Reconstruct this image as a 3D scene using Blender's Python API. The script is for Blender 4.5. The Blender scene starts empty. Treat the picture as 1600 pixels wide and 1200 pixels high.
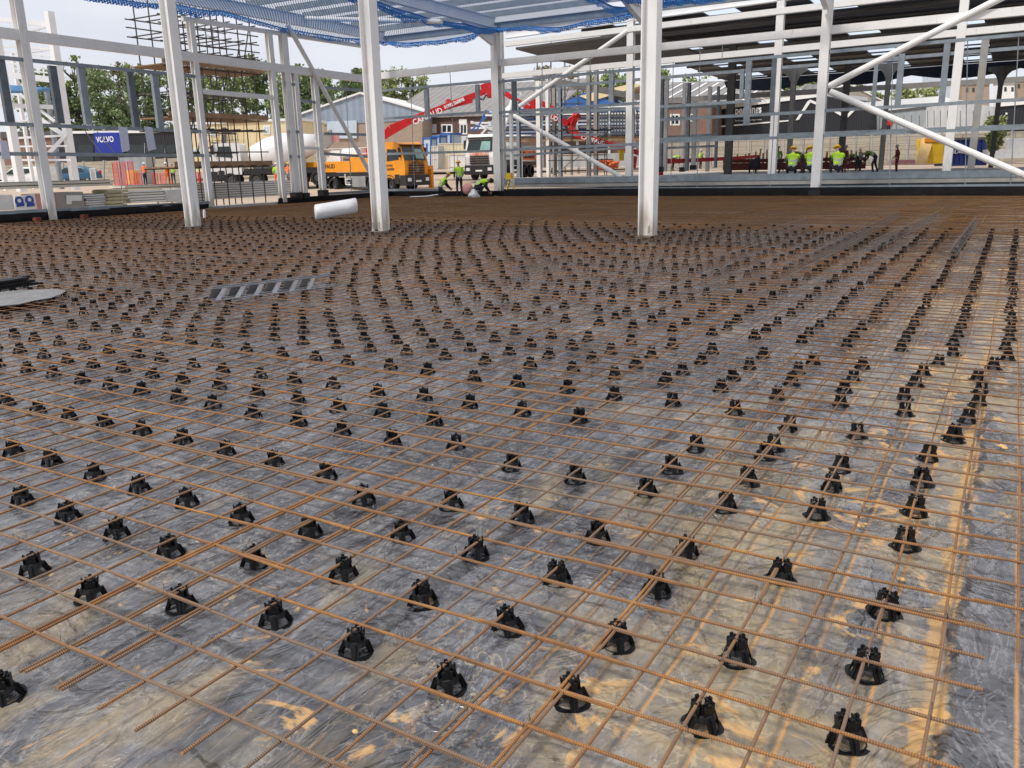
import bpy, math, random
import numpy as np
from mathutils import Vector, Matrix, noise
random.seed(7)
sc = bpy.context.scene
COL = sc.collection
# ---------------------------------------------------------------- camera
F, YAW, PIT, ROL = 1298.56, -0.538997, 0.258164, -0.0227942
CAM = Vector((0.0495, -1.77752, 1.57553))
_f = Vector((math.sin(YAW)*math.cos(PIT), math.cos(YAW)*math.cos(PIT), -math.sin(PIT)))
_r = Vector((math.cos(YAW), -math.sin(YAW), 0)); _u = _r.cross(_f)
RT = _r*math.cos(ROL) + _u*math.sin(ROL); UP = -_r*math.sin(ROL) + _u*math.cos(ROL); FW = _f
cd = bpy.data.cameras.new('camera'); cam = bpy.data.objects.new('camera', cd); COL.objects.link(cam)
cd.sensor_width = 36; cd.lens = F/1600*36; cd.clip_end = 3000; cd.clip_start = .05
cam.matrix_world = Matrix(((RT.x, UP.x, -FW.x, CAM.x), (RT.y, UP.y, -FW.y, CAM.y), (RT.z, UP.z, -FW.z, CAM.z), (0, 0, 0, 1)))
sc.camera = cam
def ray(px, py): return RT*((px-800)/F) + UP*(-(py-600)/F) + FW
def gz(px, py, z=0.0):
    d = ray(px, py); return CAM + d*((z-CAM.z)/d.z)
def gd(px, py, dep):            # point of the place seen at that pixel, at a distance along the view
    return CAM + ray(px, py)*dep
class Wall:
    """a vertical plane of the place, through two points known by bearing and distance (or an axis plane)"""
    def __init__(s, a, b):
        s.a = Vector((a[0], a[1], 0)); b = Vector((b[0], b[1], 0)); s.t = (b-s.a).normalized()
        s.n = Vector((s.t.y, -s.t.x, 0))
        if s.n.dot(CAM-s.a) < 0: s.n = -s.n        # towards the camera side
    def pt(s, px, py, off=0.0):
        d = ray(px, py); o = s.a + s.n*off
        return CAM + d*(((o-CAM).dot(s.n))/d.dot(s.n))
def wall_px(xa, da, xb, db):
    a = gd(xa, 300, da); b = gd(xb, 300, db); return Wall(a, b)
W0 = Wall((-30, 0), (-30, 10)); W1 = Wall((0, 36), (10, 36)); W2 = Wall((0, 40), (10, 40))
# ---------------------------------------------------------------- materials
def mat(name, col, rough=.6, metal=0., var=.25, scale=6., col2=None, bump=.0, bscale=40., spec=.5, alpha=None):
    m = bpy.data.materials.new(name); m.use_nodes = True; nt = m.node_tree; b = nt.nodes['Principled BSDF']
    tc = nt.nodes.new('ShaderNodeTexCoord'); n = nt.nodes.new('ShaderNodeTexNoise'); n.inputs['Scale'].default_value = scale
    n.inputs['Detail'].default_value = 6; n.inputs['Roughness'].default_value = .65
    nt.links.new(tc.outputs['Object'], n.inputs['Vector'])
    r = nt.nodes.new('ShaderNodeValToRGB'); r.color_ramp.elements[0].position = .3; r.color_ramp.elements[1].position = .7
    c2 = col2 if col2 else tuple(min(1, c*(1+var)) for c in col)
    c1 = col if col2 else tuple(c*(1-var) for c in col)
    r.color_ramp.elements[0].color = (*c1, 1); r.color_ramp.elements[1].color = (*c2, 1)
    nt.links.new(n.outputs['Fac'], r.inputs['Fac']); nt.links.new(r.outputs['Color'], b.inputs['Base Color'])
    b.inputs['Roughness'].default_value = rough; b.inputs['Metallic'].default_value = metal
    b.inputs['Specular IOR Level'].default_value = spec
    if bump:
        n2 = nt.nodes.new('ShaderNodeTexNoise'); n2.inputs['Scale'].default_value = bscale; n2.inputs['Detail'].default_value = 4
        nt.links.new(tc.outputs['Object'], n2.inputs['Vector'])
        bp = nt.nodes.new('ShaderNodeBump'); bp.inputs['Strength'].default_value = bump; bp.inputs['Distance'].default_value = .02
        nt.links.new(n2.outputs['Fac'], bp.inputs['Height']); nt.links.new(bp.outputs['Normal'], b.inputs['Normal'])
    return m
def ribbed(name, col, axis='X', period=.25, rough=.5, dark=.75, metal=0., var=.12, zline=False):
    m = mat(name, col, rough, metal, var, .6); nt = m.node_tree; b = nt.nodes['Principled BSDF']
    w = nt.nodes.new('ShaderNodeTexWave'); w.wave_type = 'BANDS'; w.bands_direction = axis
    w.inputs['Scale'].default_value = 1/period/3.18 if True else 1; w.inputs['Distortion'].default_value = 0
    tc = [n for n in nt.nodes if n.type == 'TEX_COORD'][0]; nt.links.new(tc.outputs['Object'], w.inputs['Vector'])
    bp = nt.nodes.new('ShaderNodeBump'); bp.inputs['Strength'].default_value = .6; bp.inputs['Distance'].default_value = .04
    nt.links.new(w.outputs['Fac'], bp.inputs['Height']); nt.links.new(bp.outputs['Normal'], b.inputs['Normal'])
    mx = nt.nodes.new('ShaderNodeMix'); mx.data_type = 'RGBA'; mx.blend_type = 'MULTIPLY'; mx.inputs[0].default_value = 1
    mr = nt.nodes.new('ShaderNodeMapRange'); mr.inputs['To Min'].default_value = dark; mr.inputs['To Max'].default_value = 1
    nt.links.new(w.outputs['Fac'], mr.inputs['Value'])
    rp = [n for n in nt.nodes if n.type == 'VALTORGB'][0]
    nt.links.new(rp.outputs['Color'], mx.inputs[6]); nt.links.new(mr.outputs['Result'], mx.inputs[7]); nt.links.new(mx.outputs[2], b.inputs['Base Color'])
    return m
def brickmat(name, c1, c2, mortar, scale=1., bw=.45, rh=.15):
    m = mat(name, c1, .85); nt = m.node_tree; b = nt.nodes['Principled BSDF']
    br = nt.nodes.new('ShaderNodeTexBrick'); br.inputs['Color1'].default_value = (*c1, 1); br.inputs['Color2'].default_value = (*c2, 1)
    br.inputs['Mortar'].default_value = (*mortar, 1); br.inputs['Scale'].default_value = scale; br.inputs['Brick Width'].default_value = bw
    br.inputs['Row Height'].default_value = rh; br.inputs['Mortar Size'].default_value = .012
    tc = [n for n in nt.nodes if n.type == 'TEX_COORD'][0]
    mp = nt.nodes.new('ShaderNodeMapping'); mp.inputs['Rotation'].default_value = (math.radians(90), 0, 0)
    nt.links.new(tc.outputs['Object'], mp.inputs['Vector']); nt.links.new(mp.outputs['Vector'], br.inputs['Vector'])
    nt.links.new(br.outputs['Color'], b.inputs['Base Color']); return m
M = {}
M['white_steel'] = mat('white_steel', (.80, .79, .77), .45, 0, .05, 1.5, bump=.03)
_m = M['white_steel']; _n = _m.node_tree; _b = _n.nodes['Principled BSDF']; _r = [q for q in _n.nodes if q.type == 'VALTORGB'][0]; _c = [q for q in _n.nodes if q.type == 'TEX_COORD'][0]
_s = _n.nodes.new('ShaderNodeSeparateXYZ'); _n.links.new(_c.outputs['Object'], _s.inputs[0]); _g = _n.nodes.new('ShaderNodeMapRange'); _g.inputs['From Min'].default_value = 1.1; _g.inputs['From Max'].default_value = 0; _n.links.new(_s.outputs['Z'], _g.inputs['Value'])
_p = _n.nodes.new('ShaderNodeMapping'); _p.inputs['Scale'].default_value = (9, 9, 1.6); _n.links.new(_c.outputs['Object'], _p.inputs['Vector']); _k = _n.nodes.new('ShaderNodeTexNoise'); _k.inputs['Scale'].default_value = 1.; _k.inputs['Detail'].default_value = 7; _n.links.new(_p.outputs[0], _k.inputs['Vector'])
_a = _n.nodes.new('ShaderNodeMath'); _a.operation = 'MULTIPLY_ADD'; _a.inputs[1].default_value = .42; _n.links.new(_g.outputs[0], _a.inputs[0]); _n.links.new(_k.outputs['Fac'], _a.inputs[2]); _q = _n.nodes.new('ShaderNodeMapRange'); _q.inputs['From Min'].default_value = .62; _q.inputs['From Max'].default_value = .95; _q.inputs['To Max'].default_value = .65; _n.links.new(_a.outputs[0], _q.inputs['Value'])
_x = _n.nodes.new('ShaderNodeMix'); _x.data_type = 'RGBA'; _x.inputs[7].default_value = (.30, .22, .13, 1); _n.links.new(_q.outputs[0], _x.inputs[0]); _n.links.new(_r.outputs['Color'], _x.inputs[6]); _n.links.new(_x.outputs[2], _b.inputs['Base Color'])
M['white_far'] = mat('white_far', (.78, .79, .80), .5, 0, .06, 1.)
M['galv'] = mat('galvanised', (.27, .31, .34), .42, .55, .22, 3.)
M['galv_shade'] = mat('galvanised_shade', (.13, .15, .17), .5, .4, .25, 3.)  # darker copy of the galvanised steel, shade put into the colour
M['dark_steel'] = mat('dark_steel', (.10, .095, .09), .6, .2, .25, 2.)
M['girder'] = mat('grey_primer', (.30, .29, .27), .6, 0, .15, 2.)
M['scaf'] = mat('scaffold_tube', (.085, .075, .07), .5, .5, .4, 8.)
M['board'] = mat('scaffold_board', (.30, .19, .11), .85, 0, .3, 3.)
M['black_dpm'] = mat('black_membrane', (.010, .010, .012), .38, 0, .5, 3., bump=.6, bscale=6)
M['plastic'] = mat('black_plastic', (.006, .006, .007), .48, 0, .5, 30., spec=.28)
M['orange_paint'] = mat('orange_paint', (.78, .30, .015), .35, 0, .1, 1.5)
M['white_paint'] = mat('white_paint', (.75, .75, .74), .35, 0, .07, 1.5)
M['red_paint'] = mat('red_paint', (.55, .012, .015), .35, 0, .2, 2.)
M['glass'] = mat('dark_glass', (.02, .03, .032), .08, 0, .2, 2.)
M['reflection_green'] = mat('painted_green_reflection', (.22, .38, .34), .15, 0, .2, 2.)  # colour of the reflection painted on the cab windscreens
M['tyre'] = mat('tyre', (.02, .02, .02), .85, 0, .3, 20.)
M['rim'] = mat('rim', (.20, .20, .20), .5, .5, .2, 10.)
M['black_paint'] = mat('black_paint', (.018, .018, .02), .45, 0, .3, 3.)
M['lamp'] = mat('headlight', (.8, .82, .85), .1, .2, .1, 5.)
M['chrome'] = mat('chrome', (.6, .6, .62), .2, .9, .1, 5.)
M['letter_white'] = mat('letter_white', (.85, .85, .85), .5, 0, .03, 2.)
M['letter_black'] = mat('letter_black', (.03, .03, .03), .5, 0, .1, 2.)
M['letter_blue'] = mat('letter_blue', (.03, .08, .35), .5, 0, .1, 2.)
M['sign_orange'] = mat('sign_orange', (.80, .17, .03), .5, 0, .1, 2.)
M['cream'] = mat('cream_panel', (.72, .60, .36), .6, 0, .1, .6)
M['cream_rib'] = ribbed('cream_ribbed', (.70, .62, .42), 'X', .3, dark=.8)
M['blue_paint'] = mat('blue_paint', (.03, .12, .38), .45, 0, .15, 1.)
M['pale_blue'] = mat('pale_blue_panel', (.50, .58, .66), .5, 0, .1, 1.)
M['navy'] = mat('navy_panel', (.012, .018, .12), .5, 0, .2, 1.)
M['volvo_blue'] = mat('sign_blue', (.012, .03, .30), .4, 0, .1, .5)
M['dark_clad'] = ribbed('black_cladding', (.018, .020, .026), 'X', .3, dark=.5)
M['grey_clad'] = ribbed('grey_blue_cladding', (.28, .34, .42), 'X', .9, dark=.85)
M['light_clad'] = ribbed('light_grey_cladding', (.52, .53, .53), 'X', .8, dark=.9)
M['mid_clad'] = ribbed('mid_grey_cladding', (.34, .37, .39), 'X', .8, dark=.88)
M['roof_grey'] = ribbed('grey_sheet_roof', (.27, .26, .25), 'X', 1.1, dark=.8, rough=.8)
M['roof_tan'] = mat('stained_cement_sheet', (.34, .31, .26), .9, 0, .3, .5)
M['trim_white'] = mat('white_trim', (.78, .78, .76), .5, 0, .06, 1.)
M['brick_dark'] = brickmat('dark_brick', (.10, .055, .045), (.14, .08, .06), (.13, .11, .10), 1., .6, .2)
M['brick_red'] = brickmat('red_brick', (.20, .11, .08), (.24, .14, .10), (.22, .17, .14), 1., .6, .2)
M['brick_tan'] = brickmat('tan_brick', (.33, .25, .19), (.38, .29, .22), (.30, .26, .22), 1., .6, .2)
M['concrete'] = mat('concrete', (.36, .35, .33), .9, 0, .2, .8, bump=.2)
M['panelwall'] = brickmat('concrete_panels', (.34, .30, .23), (.42, .38, .30), (.14, .12, .09), 1., 2.4, .42)
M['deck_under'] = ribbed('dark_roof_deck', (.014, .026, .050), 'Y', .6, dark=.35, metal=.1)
M['skylight'] = bpy.data.materials.new('translucent_rooflight'); M['skylight'].use_nodes = True; _n = M['skylight'].node_tree; _t = _n.nodes.new('ShaderNodeBsdfTranslucent'); _t.inputs['Color'].default_value = (.55, .62, .70, 1); _n.links.new(_t.outputs[0], _n.nodes['Material Output'].inputs['Surface'])
M['paper'] = mat('paper', (.62, .64, .74), .8, 0, .06, 3.)
M['timber'] = mat('timber', (.48, .31, .15), .8, 0, .3, 3.)
M['ply'] = mat('plywood', (.70, .46, .19), .7, 0, .2, 1.5)
M['yellow'] = mat('yellow_paint', (.80, .50, .02), .5, 0, .15, 2.)
M['skip_blue'] = mat('skip_blue', (.012, .025, .16), .55, 0, .4, 1.)
M['wrap'] = mat('plastic_wrap', (.62, .62, .62), .3, 0, .12, 2., bump=.4, bscale=5)
M['rollwhite'] = mat('roll_white', (.74, .74, .76), .35, 0, .06, 3., bump=.25, bscale=9)
M['panel_cream'] = mat('panel_cream', (.66, .61, .50), .6, 0, .1, 1.)
M['insul'] = mat('insulation', (.46, .42, .25), .8, 0, .2, 3.)
M['red_plastic'] = mat('red_barrier', (.70, .03, .03), .5, 0, .15, 3.)
M['orange_mesh'] = mat('orange_plastic', (.80, .18, .04), .6, 0, .3, 6.)
M['pink'] = mat('pink_plastic', (.65, .30, .30), .6, 0, .2, 3.)
M['hv_yellow'] = mat('hi_vis_yellow', (.50, .82, .03), .7, 0, .08, 9.)
M['hv_orange'] = mat('hi_vis_orange', (.95, .16, .01), .7, 0, .1, 9.)
M['reflect'] = mat('reflective_band', (.40, .42, .40), .5, 0, .1, 9.)
M['cloth_dark'] = mat('dark_workwear', (.018, .020, .030), .9, 0, .4, 9.)
M['cloth_grey'] = mat('grey_workwear', (.16, .16, .17), .9, 0, .3, 9.)
M['cloth_maroon'] = mat('maroon_workwear', (.14, .03, .025), .9, 0, .3, 9.)
M['cloth_green'] = mat('olive_vest', (.15, .26, .03), .9, 0, .3, 9.)
M['skin'] = mat('skin', (.42, .24, .16), .6, 0, .1, 9.)
M['boot'] = mat('boot', (.04, .03, .025), .8, 0, .3, 9.)
M['hat_yellow'] = mat('helmet_yellow', (.85, .48, .01), .35, 0, .05, 5.)
M['hat_white'] = mat('helmet_white', (.78, .78, .78), .35, 0, .05, 5.)
M['hat_grey'] = mat('helmet_grey', (.30, .31, .33), .4, 0, .05, 5.)
M['hair'] = mat('hair', (.02, .015, .01), .9, 0, .3, 20.)
M['bark'] = mat('bark', (.10, .085, .065), .95, 0, .3, 2.)
M['car_blue'] = mat('car_blue', (.05, .13, .22), .25, .3, .1, 1.)
M['red_lamp'] = mat('tail_lamp', (.55, .02, .03), .3, 0, .1, 5.)
M['steel_plate'] = mat('steel_plate', (.33, .34, .35), .45, .5, .25, 1.5)
M['membrane_tear'] = mat('loose_membrane', (.012, .012, .013), .28, 0, .5, 5., bump=.6, bscale=12)
M['block_red'] = mat('red_timber_block', (.16, .03, .02), .8, 0, .3, 5.)
M['wiregrey'] = mat('grey_wire', (.20, .18, .17), .5, .5, .4, 12.)
M['leafs'] = []
for i, c in enumerate([((.15, .20, .07), (.30, .38, .14)), ((.09, .13, .05), (.20, .27, .10)), ((.22, .26, .09), (.42, .46, .20)), ((.20, .18, .12), (.34, .32, .22))]):
    m = mat('foliage_%d' % i, c[0], .7, 0, 0, .9, col2=c[1]); b = m.node_tree.nodes['Principled BSDF']; M['leafs'].append(m)
# rust bars: rib bump runs along each bar through the 'along' attribute
def rustmat(name, c):
    m = bpy.data.materials.new(name); m.use_nodes = True; nt = m.node_tree; b = nt.nodes['Principled BSDF']
    tc = nt.nodes.new('ShaderNodeNewGeometry')
    n = nt.nodes.new('ShaderNodeTexNoise'); n.inputs['Scale'].default_value = 2.2; n.inputs['Detail'].default_value = 8; n.inputs['Roughness'].default_value = .8
    nt.links.new(tc.outputs['Position'], n.inputs['Vector'])
    r = nt.nodes.new('ShaderNodeValToRGB'); e = r.color_ramp.elements
    e[0].position = .33; e[0].color = (*c[0], 1); e[1].position = .68; e[1].color = (*c[2], 1); k = e.new(.5); k.color = (*c[1], 1)
    nt.links.new(n.outputs['Fac'], r.inputs['Fac'])
    at = nt.nodes.new('ShaderNodeAttribute'); at.attribute_name = 'along'
    mu = nt.nodes.new('ShaderNodeMath'); mu.operation = 'MULTIPLY'; mu.inputs[1].default_value = 2*math.pi/.0075
    si = nt.nodes.new('ShaderNodeMath'); si.operation = 'SINE'
    nt.links.new(at.outputs['Fac'], mu.inputs[0]); nt.links.new(mu.outputs[0], si.inputs[0])
    mr = nt.nodes.new('ShaderNodeMapRange'); mr.inputs['From Min'].default_value = -1; mr.inputs['To Min'].default_value = .72; mr.inputs['To Max'].default_value = 1.12
    nt.links.new(si.outputs[0], mr.inputs['Value'])
    dv = nt.nodes.new('ShaderNodeMath'); dv.operation = 'MULTIPLY'; dv.inputs[1].default_value = .01; fo = nt.nodes.new('ShaderNodeMath'); fo.operation = 'FLOOR'
    nt.links.new(at.outputs['Fac'], dv.inputs[0]); nt.links.new(dv.outputs[0], fo.inputs[0]); wn = nt.nodes.new('ShaderNodeTexWhiteNoise'); wn.noise_dimensions = '1D'; nt.links.new(fo.outputs[0], wn.inputs['W'])
    tr = nt.nodes.new('ShaderNodeMapRange'); tr.inputs['From Min'].default_value = .15; tr.inputs['From Max'].default_value = .9; tr.inputs['To Max'].default_value = .85; nt.links.new(wn.outputs['Value'], tr.inputs['Value'])
    gm = nt.nodes.new('ShaderNodeMix'); gm.data_type = 'RGBA'; gm.inputs[6].default_value = (*c[2], 1) if len(c) < 4 else (*c[3], 1); gm.inputs[7].default_value = (0, 0, 0, 1)
    gm.inputs[6].default_value = (*(c[3] if len(c) > 3 else c[0]), 1); nt.links.new(r.outputs['Color'], gm.inputs[7]); nt.links.new(tr.outputs[0], gm.inputs[0])
    mx = nt.nodes.new('ShaderNodeMix'); mx.data_type = 'RGBA'; mx.blend_type = 'MULTIPLY'; mx.inputs[0].default_value = 1
    nt.links.new(gm.outputs[2], mx.inputs[6]); nt.links.new(mr.outputs['Result'], mx.inputs[7]); nt.links.new(mx.outputs[2], b.inputs['Base Color'])
    bp = nt.nodes.new('ShaderNodeBump'); bp.inputs['Strength'].default_value = .8; bp.inputs['Distance'].default_value = .002
    nt.links.new(si.outputs[0], bp.inputs['Height']); nt.links.new(bp.outputs['Normal'], b.inputs['Normal'])
    b.inputs['Roughness'].default_value = .75; b.inputs['Metallic'].default_value = .15
    return m
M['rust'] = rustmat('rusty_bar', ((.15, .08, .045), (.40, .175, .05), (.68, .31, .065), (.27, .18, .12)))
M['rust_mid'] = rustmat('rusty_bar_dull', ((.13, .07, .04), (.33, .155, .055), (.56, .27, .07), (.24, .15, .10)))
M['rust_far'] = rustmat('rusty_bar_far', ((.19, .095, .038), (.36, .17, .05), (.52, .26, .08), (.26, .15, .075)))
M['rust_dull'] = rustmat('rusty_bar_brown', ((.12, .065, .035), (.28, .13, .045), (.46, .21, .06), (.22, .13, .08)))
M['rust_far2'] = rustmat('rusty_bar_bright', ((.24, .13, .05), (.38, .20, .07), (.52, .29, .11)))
# ---------------------------------------------------------------- mesh builder
class MB:
    def __init__(s): s.v = []; s.f = []; s.mi = []; s.al = []; s.m = 0
    def add(s, vs, fs, al=None):
        o = len(s.v); s.v += [tuple(v) for v in vs]; s.f += [tuple(i+o for i in f) for f in fs]; s.mi += [s.m]*len(fs)
        s.al += (al if al else [0.]*len(vs))
    def hexa(s, c8):
        s.add(c8, [(0, 3, 2, 1), (4, 5, 6, 7), (0, 1, 5, 4), (1, 2, 6, 5), (2, 3, 7, 6), (3, 0, 4, 7)])
    def box(s, x0, x1, y0, y1, z0, z1, tx=0, ty=0):   # tx, ty: how far the top is drawn in
        s.hexa([(x0, y0, z0), (x1, y0, z0), (x1, y1, z0), (x0, y1, z0), (x0+tx, y0+ty, z1), (x1-tx, y0+ty, z1), (x1-tx, y1-ty, z1), (x0+tx, y1-ty, z1)])
    def beam(s, p, q, w, h, up=(0, 0, 1)):            # box beam, w across, h along 'up'
        p = Vector(p); q = Vector(q); d = (q-p).normalized(); u = Vector(up); a = d.cross(u)
        if a.length < 1e-3: a = d.cross(Vector((1, 0, 0)))
        a.normalize(); b = a.cross(d).normalized(); a = a*w/2; b = b*h/2
        s.hexa([p-a-b, p+a-b, p+a+b, p-a+b, q-a-b, q+a-b, q+a+b, q-a+b])
    def ibeam(s, p, q, w, h, up=(0, 0, 1), t=.02):
        p = Vector(p); q = Vector(q); d = (q-p).normalized(); u = Vector(up); a = d.cross(u).normalized(); b = a.cross(d).normalized()
        s.beam(p+b*(h/2-t/2), q+b*(h/2-t/2), w, t, b); s.beam(p-b*(h/2-t/2), q-b*(h/2-t/2), w, t, b); s.beam(p, q, t*.8, h-2*t-.002, b)
    def tube(s, pts, r, n=6, cap=True, along0=0., phase=0.):
        pts = [Vector(p) for p in pts]; rs = r if isinstance(r, (list, tuple)) else [r]*len(pts)
        o = []; al = []; L = along0
        for i, p in enumerate(pts):
            d = (pts[min(i+1, len(pts)-1)]-pts[max(i-1, 0)]).normalized()
            a = d.cross(Vector((0, 0, 1)))
            if a.length < 1e-3: a = Vector((1, 0, 0))
            a.normalize(); b = a.cross(d)
            if i: L += (pts[i]-pts[i-1]).length
            for k in range(n):
                t = 2*math.pi*k/n+phase; o.append(p+(a*math.cos(t)+b*math.sin(t))*rs[i]); al.append(L)
        fs = [(i*n+k, i*n+(k+1) % n, (i+1)*n+(k+1) % n, (i+1)*n+k) for i in range(len(pts)-1) for k in range(n)]
        if cap: fs += [tuple(range(n-1, -1, -1)), tuple((len(pts)-1)*n+k for k in range(n))]
        s.add(o, fs, al)
    def cyl(s, c, axis, r, L, n=20, r2=None):
        c = Vector(c); a = Vector(axis).normalized(); s.tube([c-a*L/2, c+a*L/2], [r, r if r2 is None else r2], n)
    def poly(s, pts, ex):                             # polygon pushed along ex
        n = len(pts); a = [Vector(p) for p in pts]; ex = Vector(ex); b = [p+ex for p in a]
        s.add(a+b, [tuple(range(n)), tuple(range(2*n-1, n-1, -1))]+[(i, (i+1) % n+0, (i+1) % n+n, i+n) for i in range(n)])
    def ell(s, c, rx, ry, rz, n=12, m=8, t0=0., t1=math.pi):
        o = []; c = Vector(c)
        for i in range(m+1):
            t = t0+(t1-t0)*i/m
            for k in range(n):
                p = 2*math.pi*k/n; o.append(c+Vector((rx*math.sin(t)*math.cos(p), ry*math.sin(t)*math.sin(p), rz*math.cos(t))))
        s.add(o, [(i*n+k, i*n+(k+1) % n, (i+1)*n+(k+1) % n, (i+1)*n+k) for i in range(m) for k in range(n)])
    def build(s, name, mats, parent=None, world=False, smooth=False, bevel=0.):
        vs = s.v
        if parent is not None and world:
            im = pm(parent).inverted(); vs = [im @ Vector(v) for v in vs]
        me = bpy.data.meshes.new(name); me.from_pydata([tuple(v) for v in vs], [], s.f)
        if not isinstance(mats, (list, tuple)): mats = [mats]
        for m in mats: me.materials.append(m)
        if len(mats) > 1: me.polygons.foreach_set('material_index', s.mi)
        if any(s.al):
            at = me.attributes.new('along', 'FLOAT', 'POINT'); at.data.foreach_set('value', s.al)
        if smooth: me.polygons.foreach_set('use_smooth', [True]*len(me.polygons))
        me.update(); o = bpy.data.objects.new(name, me); COL.objects.link(o)
        if parent is not None: o.parent = parent
        if bevel:
            md = o.modifiers.new('bevel', 'BEVEL'); md.width = bevel; md.segments = 2; md.limit_method = 'ANGLE'
        return o
def pm(o):
    m = Matrix.Translation(o.location) @ Matrix.Rotation(o.rotation_euler.z, 4, 'Z')
    return pm(o.parent) @ m if o.parent else m
def tag(o, label, cat, group=None):
    o['label'] = label; o['category'] = cat
    if group: o['group'] = group
    return o
def thing(name, label, cat, loc=(0, 0, 0), rz=0., group=None):
    o = bpy.data.objects.new(name, None); COL.objects.link(o); o.location = loc; o.rotation_euler = (0, 0, rz); o.empty_display_size = .2
    return tag(o, label, cat, group)
def struct(o): o['kind'] = 'structure'; return o
def one(name, mb, m, label, cat, group=None, **k): return tag(mb.build(name, m, **k), label, cat, group)
def lettering(txt, size, org, xd, yd, m, parent=None, name='lettering', world=True, align='LEFT', bold=0., shear=0., sx=1.):
    c = bpy.data.curves.new('t', 'FONT'); c.body = txt; c.size = size; c.extrude = .004; c.offset = bold; c.align_x = align; c.shear = shear; c.resolution_u = 3
    t = bpy.data.objects.new('t', c); COL.objects.link(t); bpy.context.view_layer.update()
    me = bpy.data.meshes.new_from_object(t.evaluated_get(bpy.context.evaluated_depsgraph_get()))
    bpy.data.objects.remove(t); xd = Vector(xd).normalized(); yd = Vector(yd).normalized(); zd = xd.cross(yd); org = Vector(org)
    im = pm(parent).inverted() if (parent is not None and world) else Matrix()
    for v in me.vertices: v.co = im @ (org+xd*v.co.x*sx+yd*v.co.y+zd*v.co.z)
    me.materials.clear(); me.materials.append(m); o = bpy.data.objects.new(name, me); COL.objects.link(o)
    if parent is not None: o.parent = parent
    return o
Z = Vector((0, 0, 1))
# ---------------------------------------------------------------- sky and light
w = bpy.data.worlds.new('World'); sc.world = w; w.use_nodes = True; nt = w.node_tree; bg = nt.nodes['Background']
SUN_EL, SUN_AZ = math.radians(52), math.radians(200)
sky = nt.nodes.new('ShaderNodeTexSky'); sky.sky_type = 'NISHITA'; sky.sun_disc = False; sky.sun_elevation = SUN_EL; sky.sun_rotation = SUN_AZ
mul = nt.nodes.new('ShaderNodeMix'); mul.data_type = 'RGBA'; mul.blend_type = 'MULTIPLY'; mul.inputs[0].default_value = 1; mul.inputs[7].default_value = (1, 1, 1, 1)
tc = nt.nodes.new('ShaderNodeTexCoord'); mp = nt.nodes.new('ShaderNodeMapping'); mp.inputs['Scale'].default_value = (1, 1, 3.2)
nz = nt.nodes.new('ShaderNodeTexNoise'); nz.inputs['Scale'].default_value = 2.4; nz.inputs['Detail'].default_value = 7; nz.inputs['Roughness'].default_value = .5; nz.inputs['Distortion'].default_value = .5
rp = nt.nodes.new('ShaderNodeValToRGB'); rp.color_ramp.elements[0].position = .34; rp.color_ramp.elements[0].color = (7.0, 7.2, 7.9, 1)
rp.color_ramp.elements[1].position = .66; rp.color_ramp.elements[1].color = (8.6, 8.7, 9.3, 1)
mx = nt.nodes.new('ShaderNodeMix'); mx.data_type = 'RGBA'; mx.inputs[0].default_value = .9
nt.links.new(tc.outputs['Generated'], mp.inputs['Vector']); nt.links.new(mp.outputs['Vector'], nz.inputs['Vector']); nt.links.new(nz.outputs['Fac'], rp.inputs['Fac'])
nt.links.new(sky.outputs['Color'], mx.inputs[6]); nt.links.new(rp.outputs['Color'], mx.inputs[7]); nt.links.new(mx.outputs[2], bg.inputs['Color'])
bg.inputs['Strength'].default_value = .112
ld = bpy.data.lights.new('sun', 'SUN'); ld.energy = 2.7; ld.angle = math.radians(10); ld.color = (1, .95, .88)
sun = bpy.data.objects.new('sun', ld); COL.objects.link(sun)
sd = Vector((math.sin(SUN_AZ)*math.cos(SUN_EL), math.cos(SUN_AZ)*math.cos(SUN_EL), math.sin(SUN_EL)))
sun.rotation_euler = sd.to_track_quat('Z', 'Y').to_euler()
sc.view_settings.view_transform = 'Standard'; sc.view_settings.look = 'None'; sc.view_settings.exposure = 0
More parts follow.
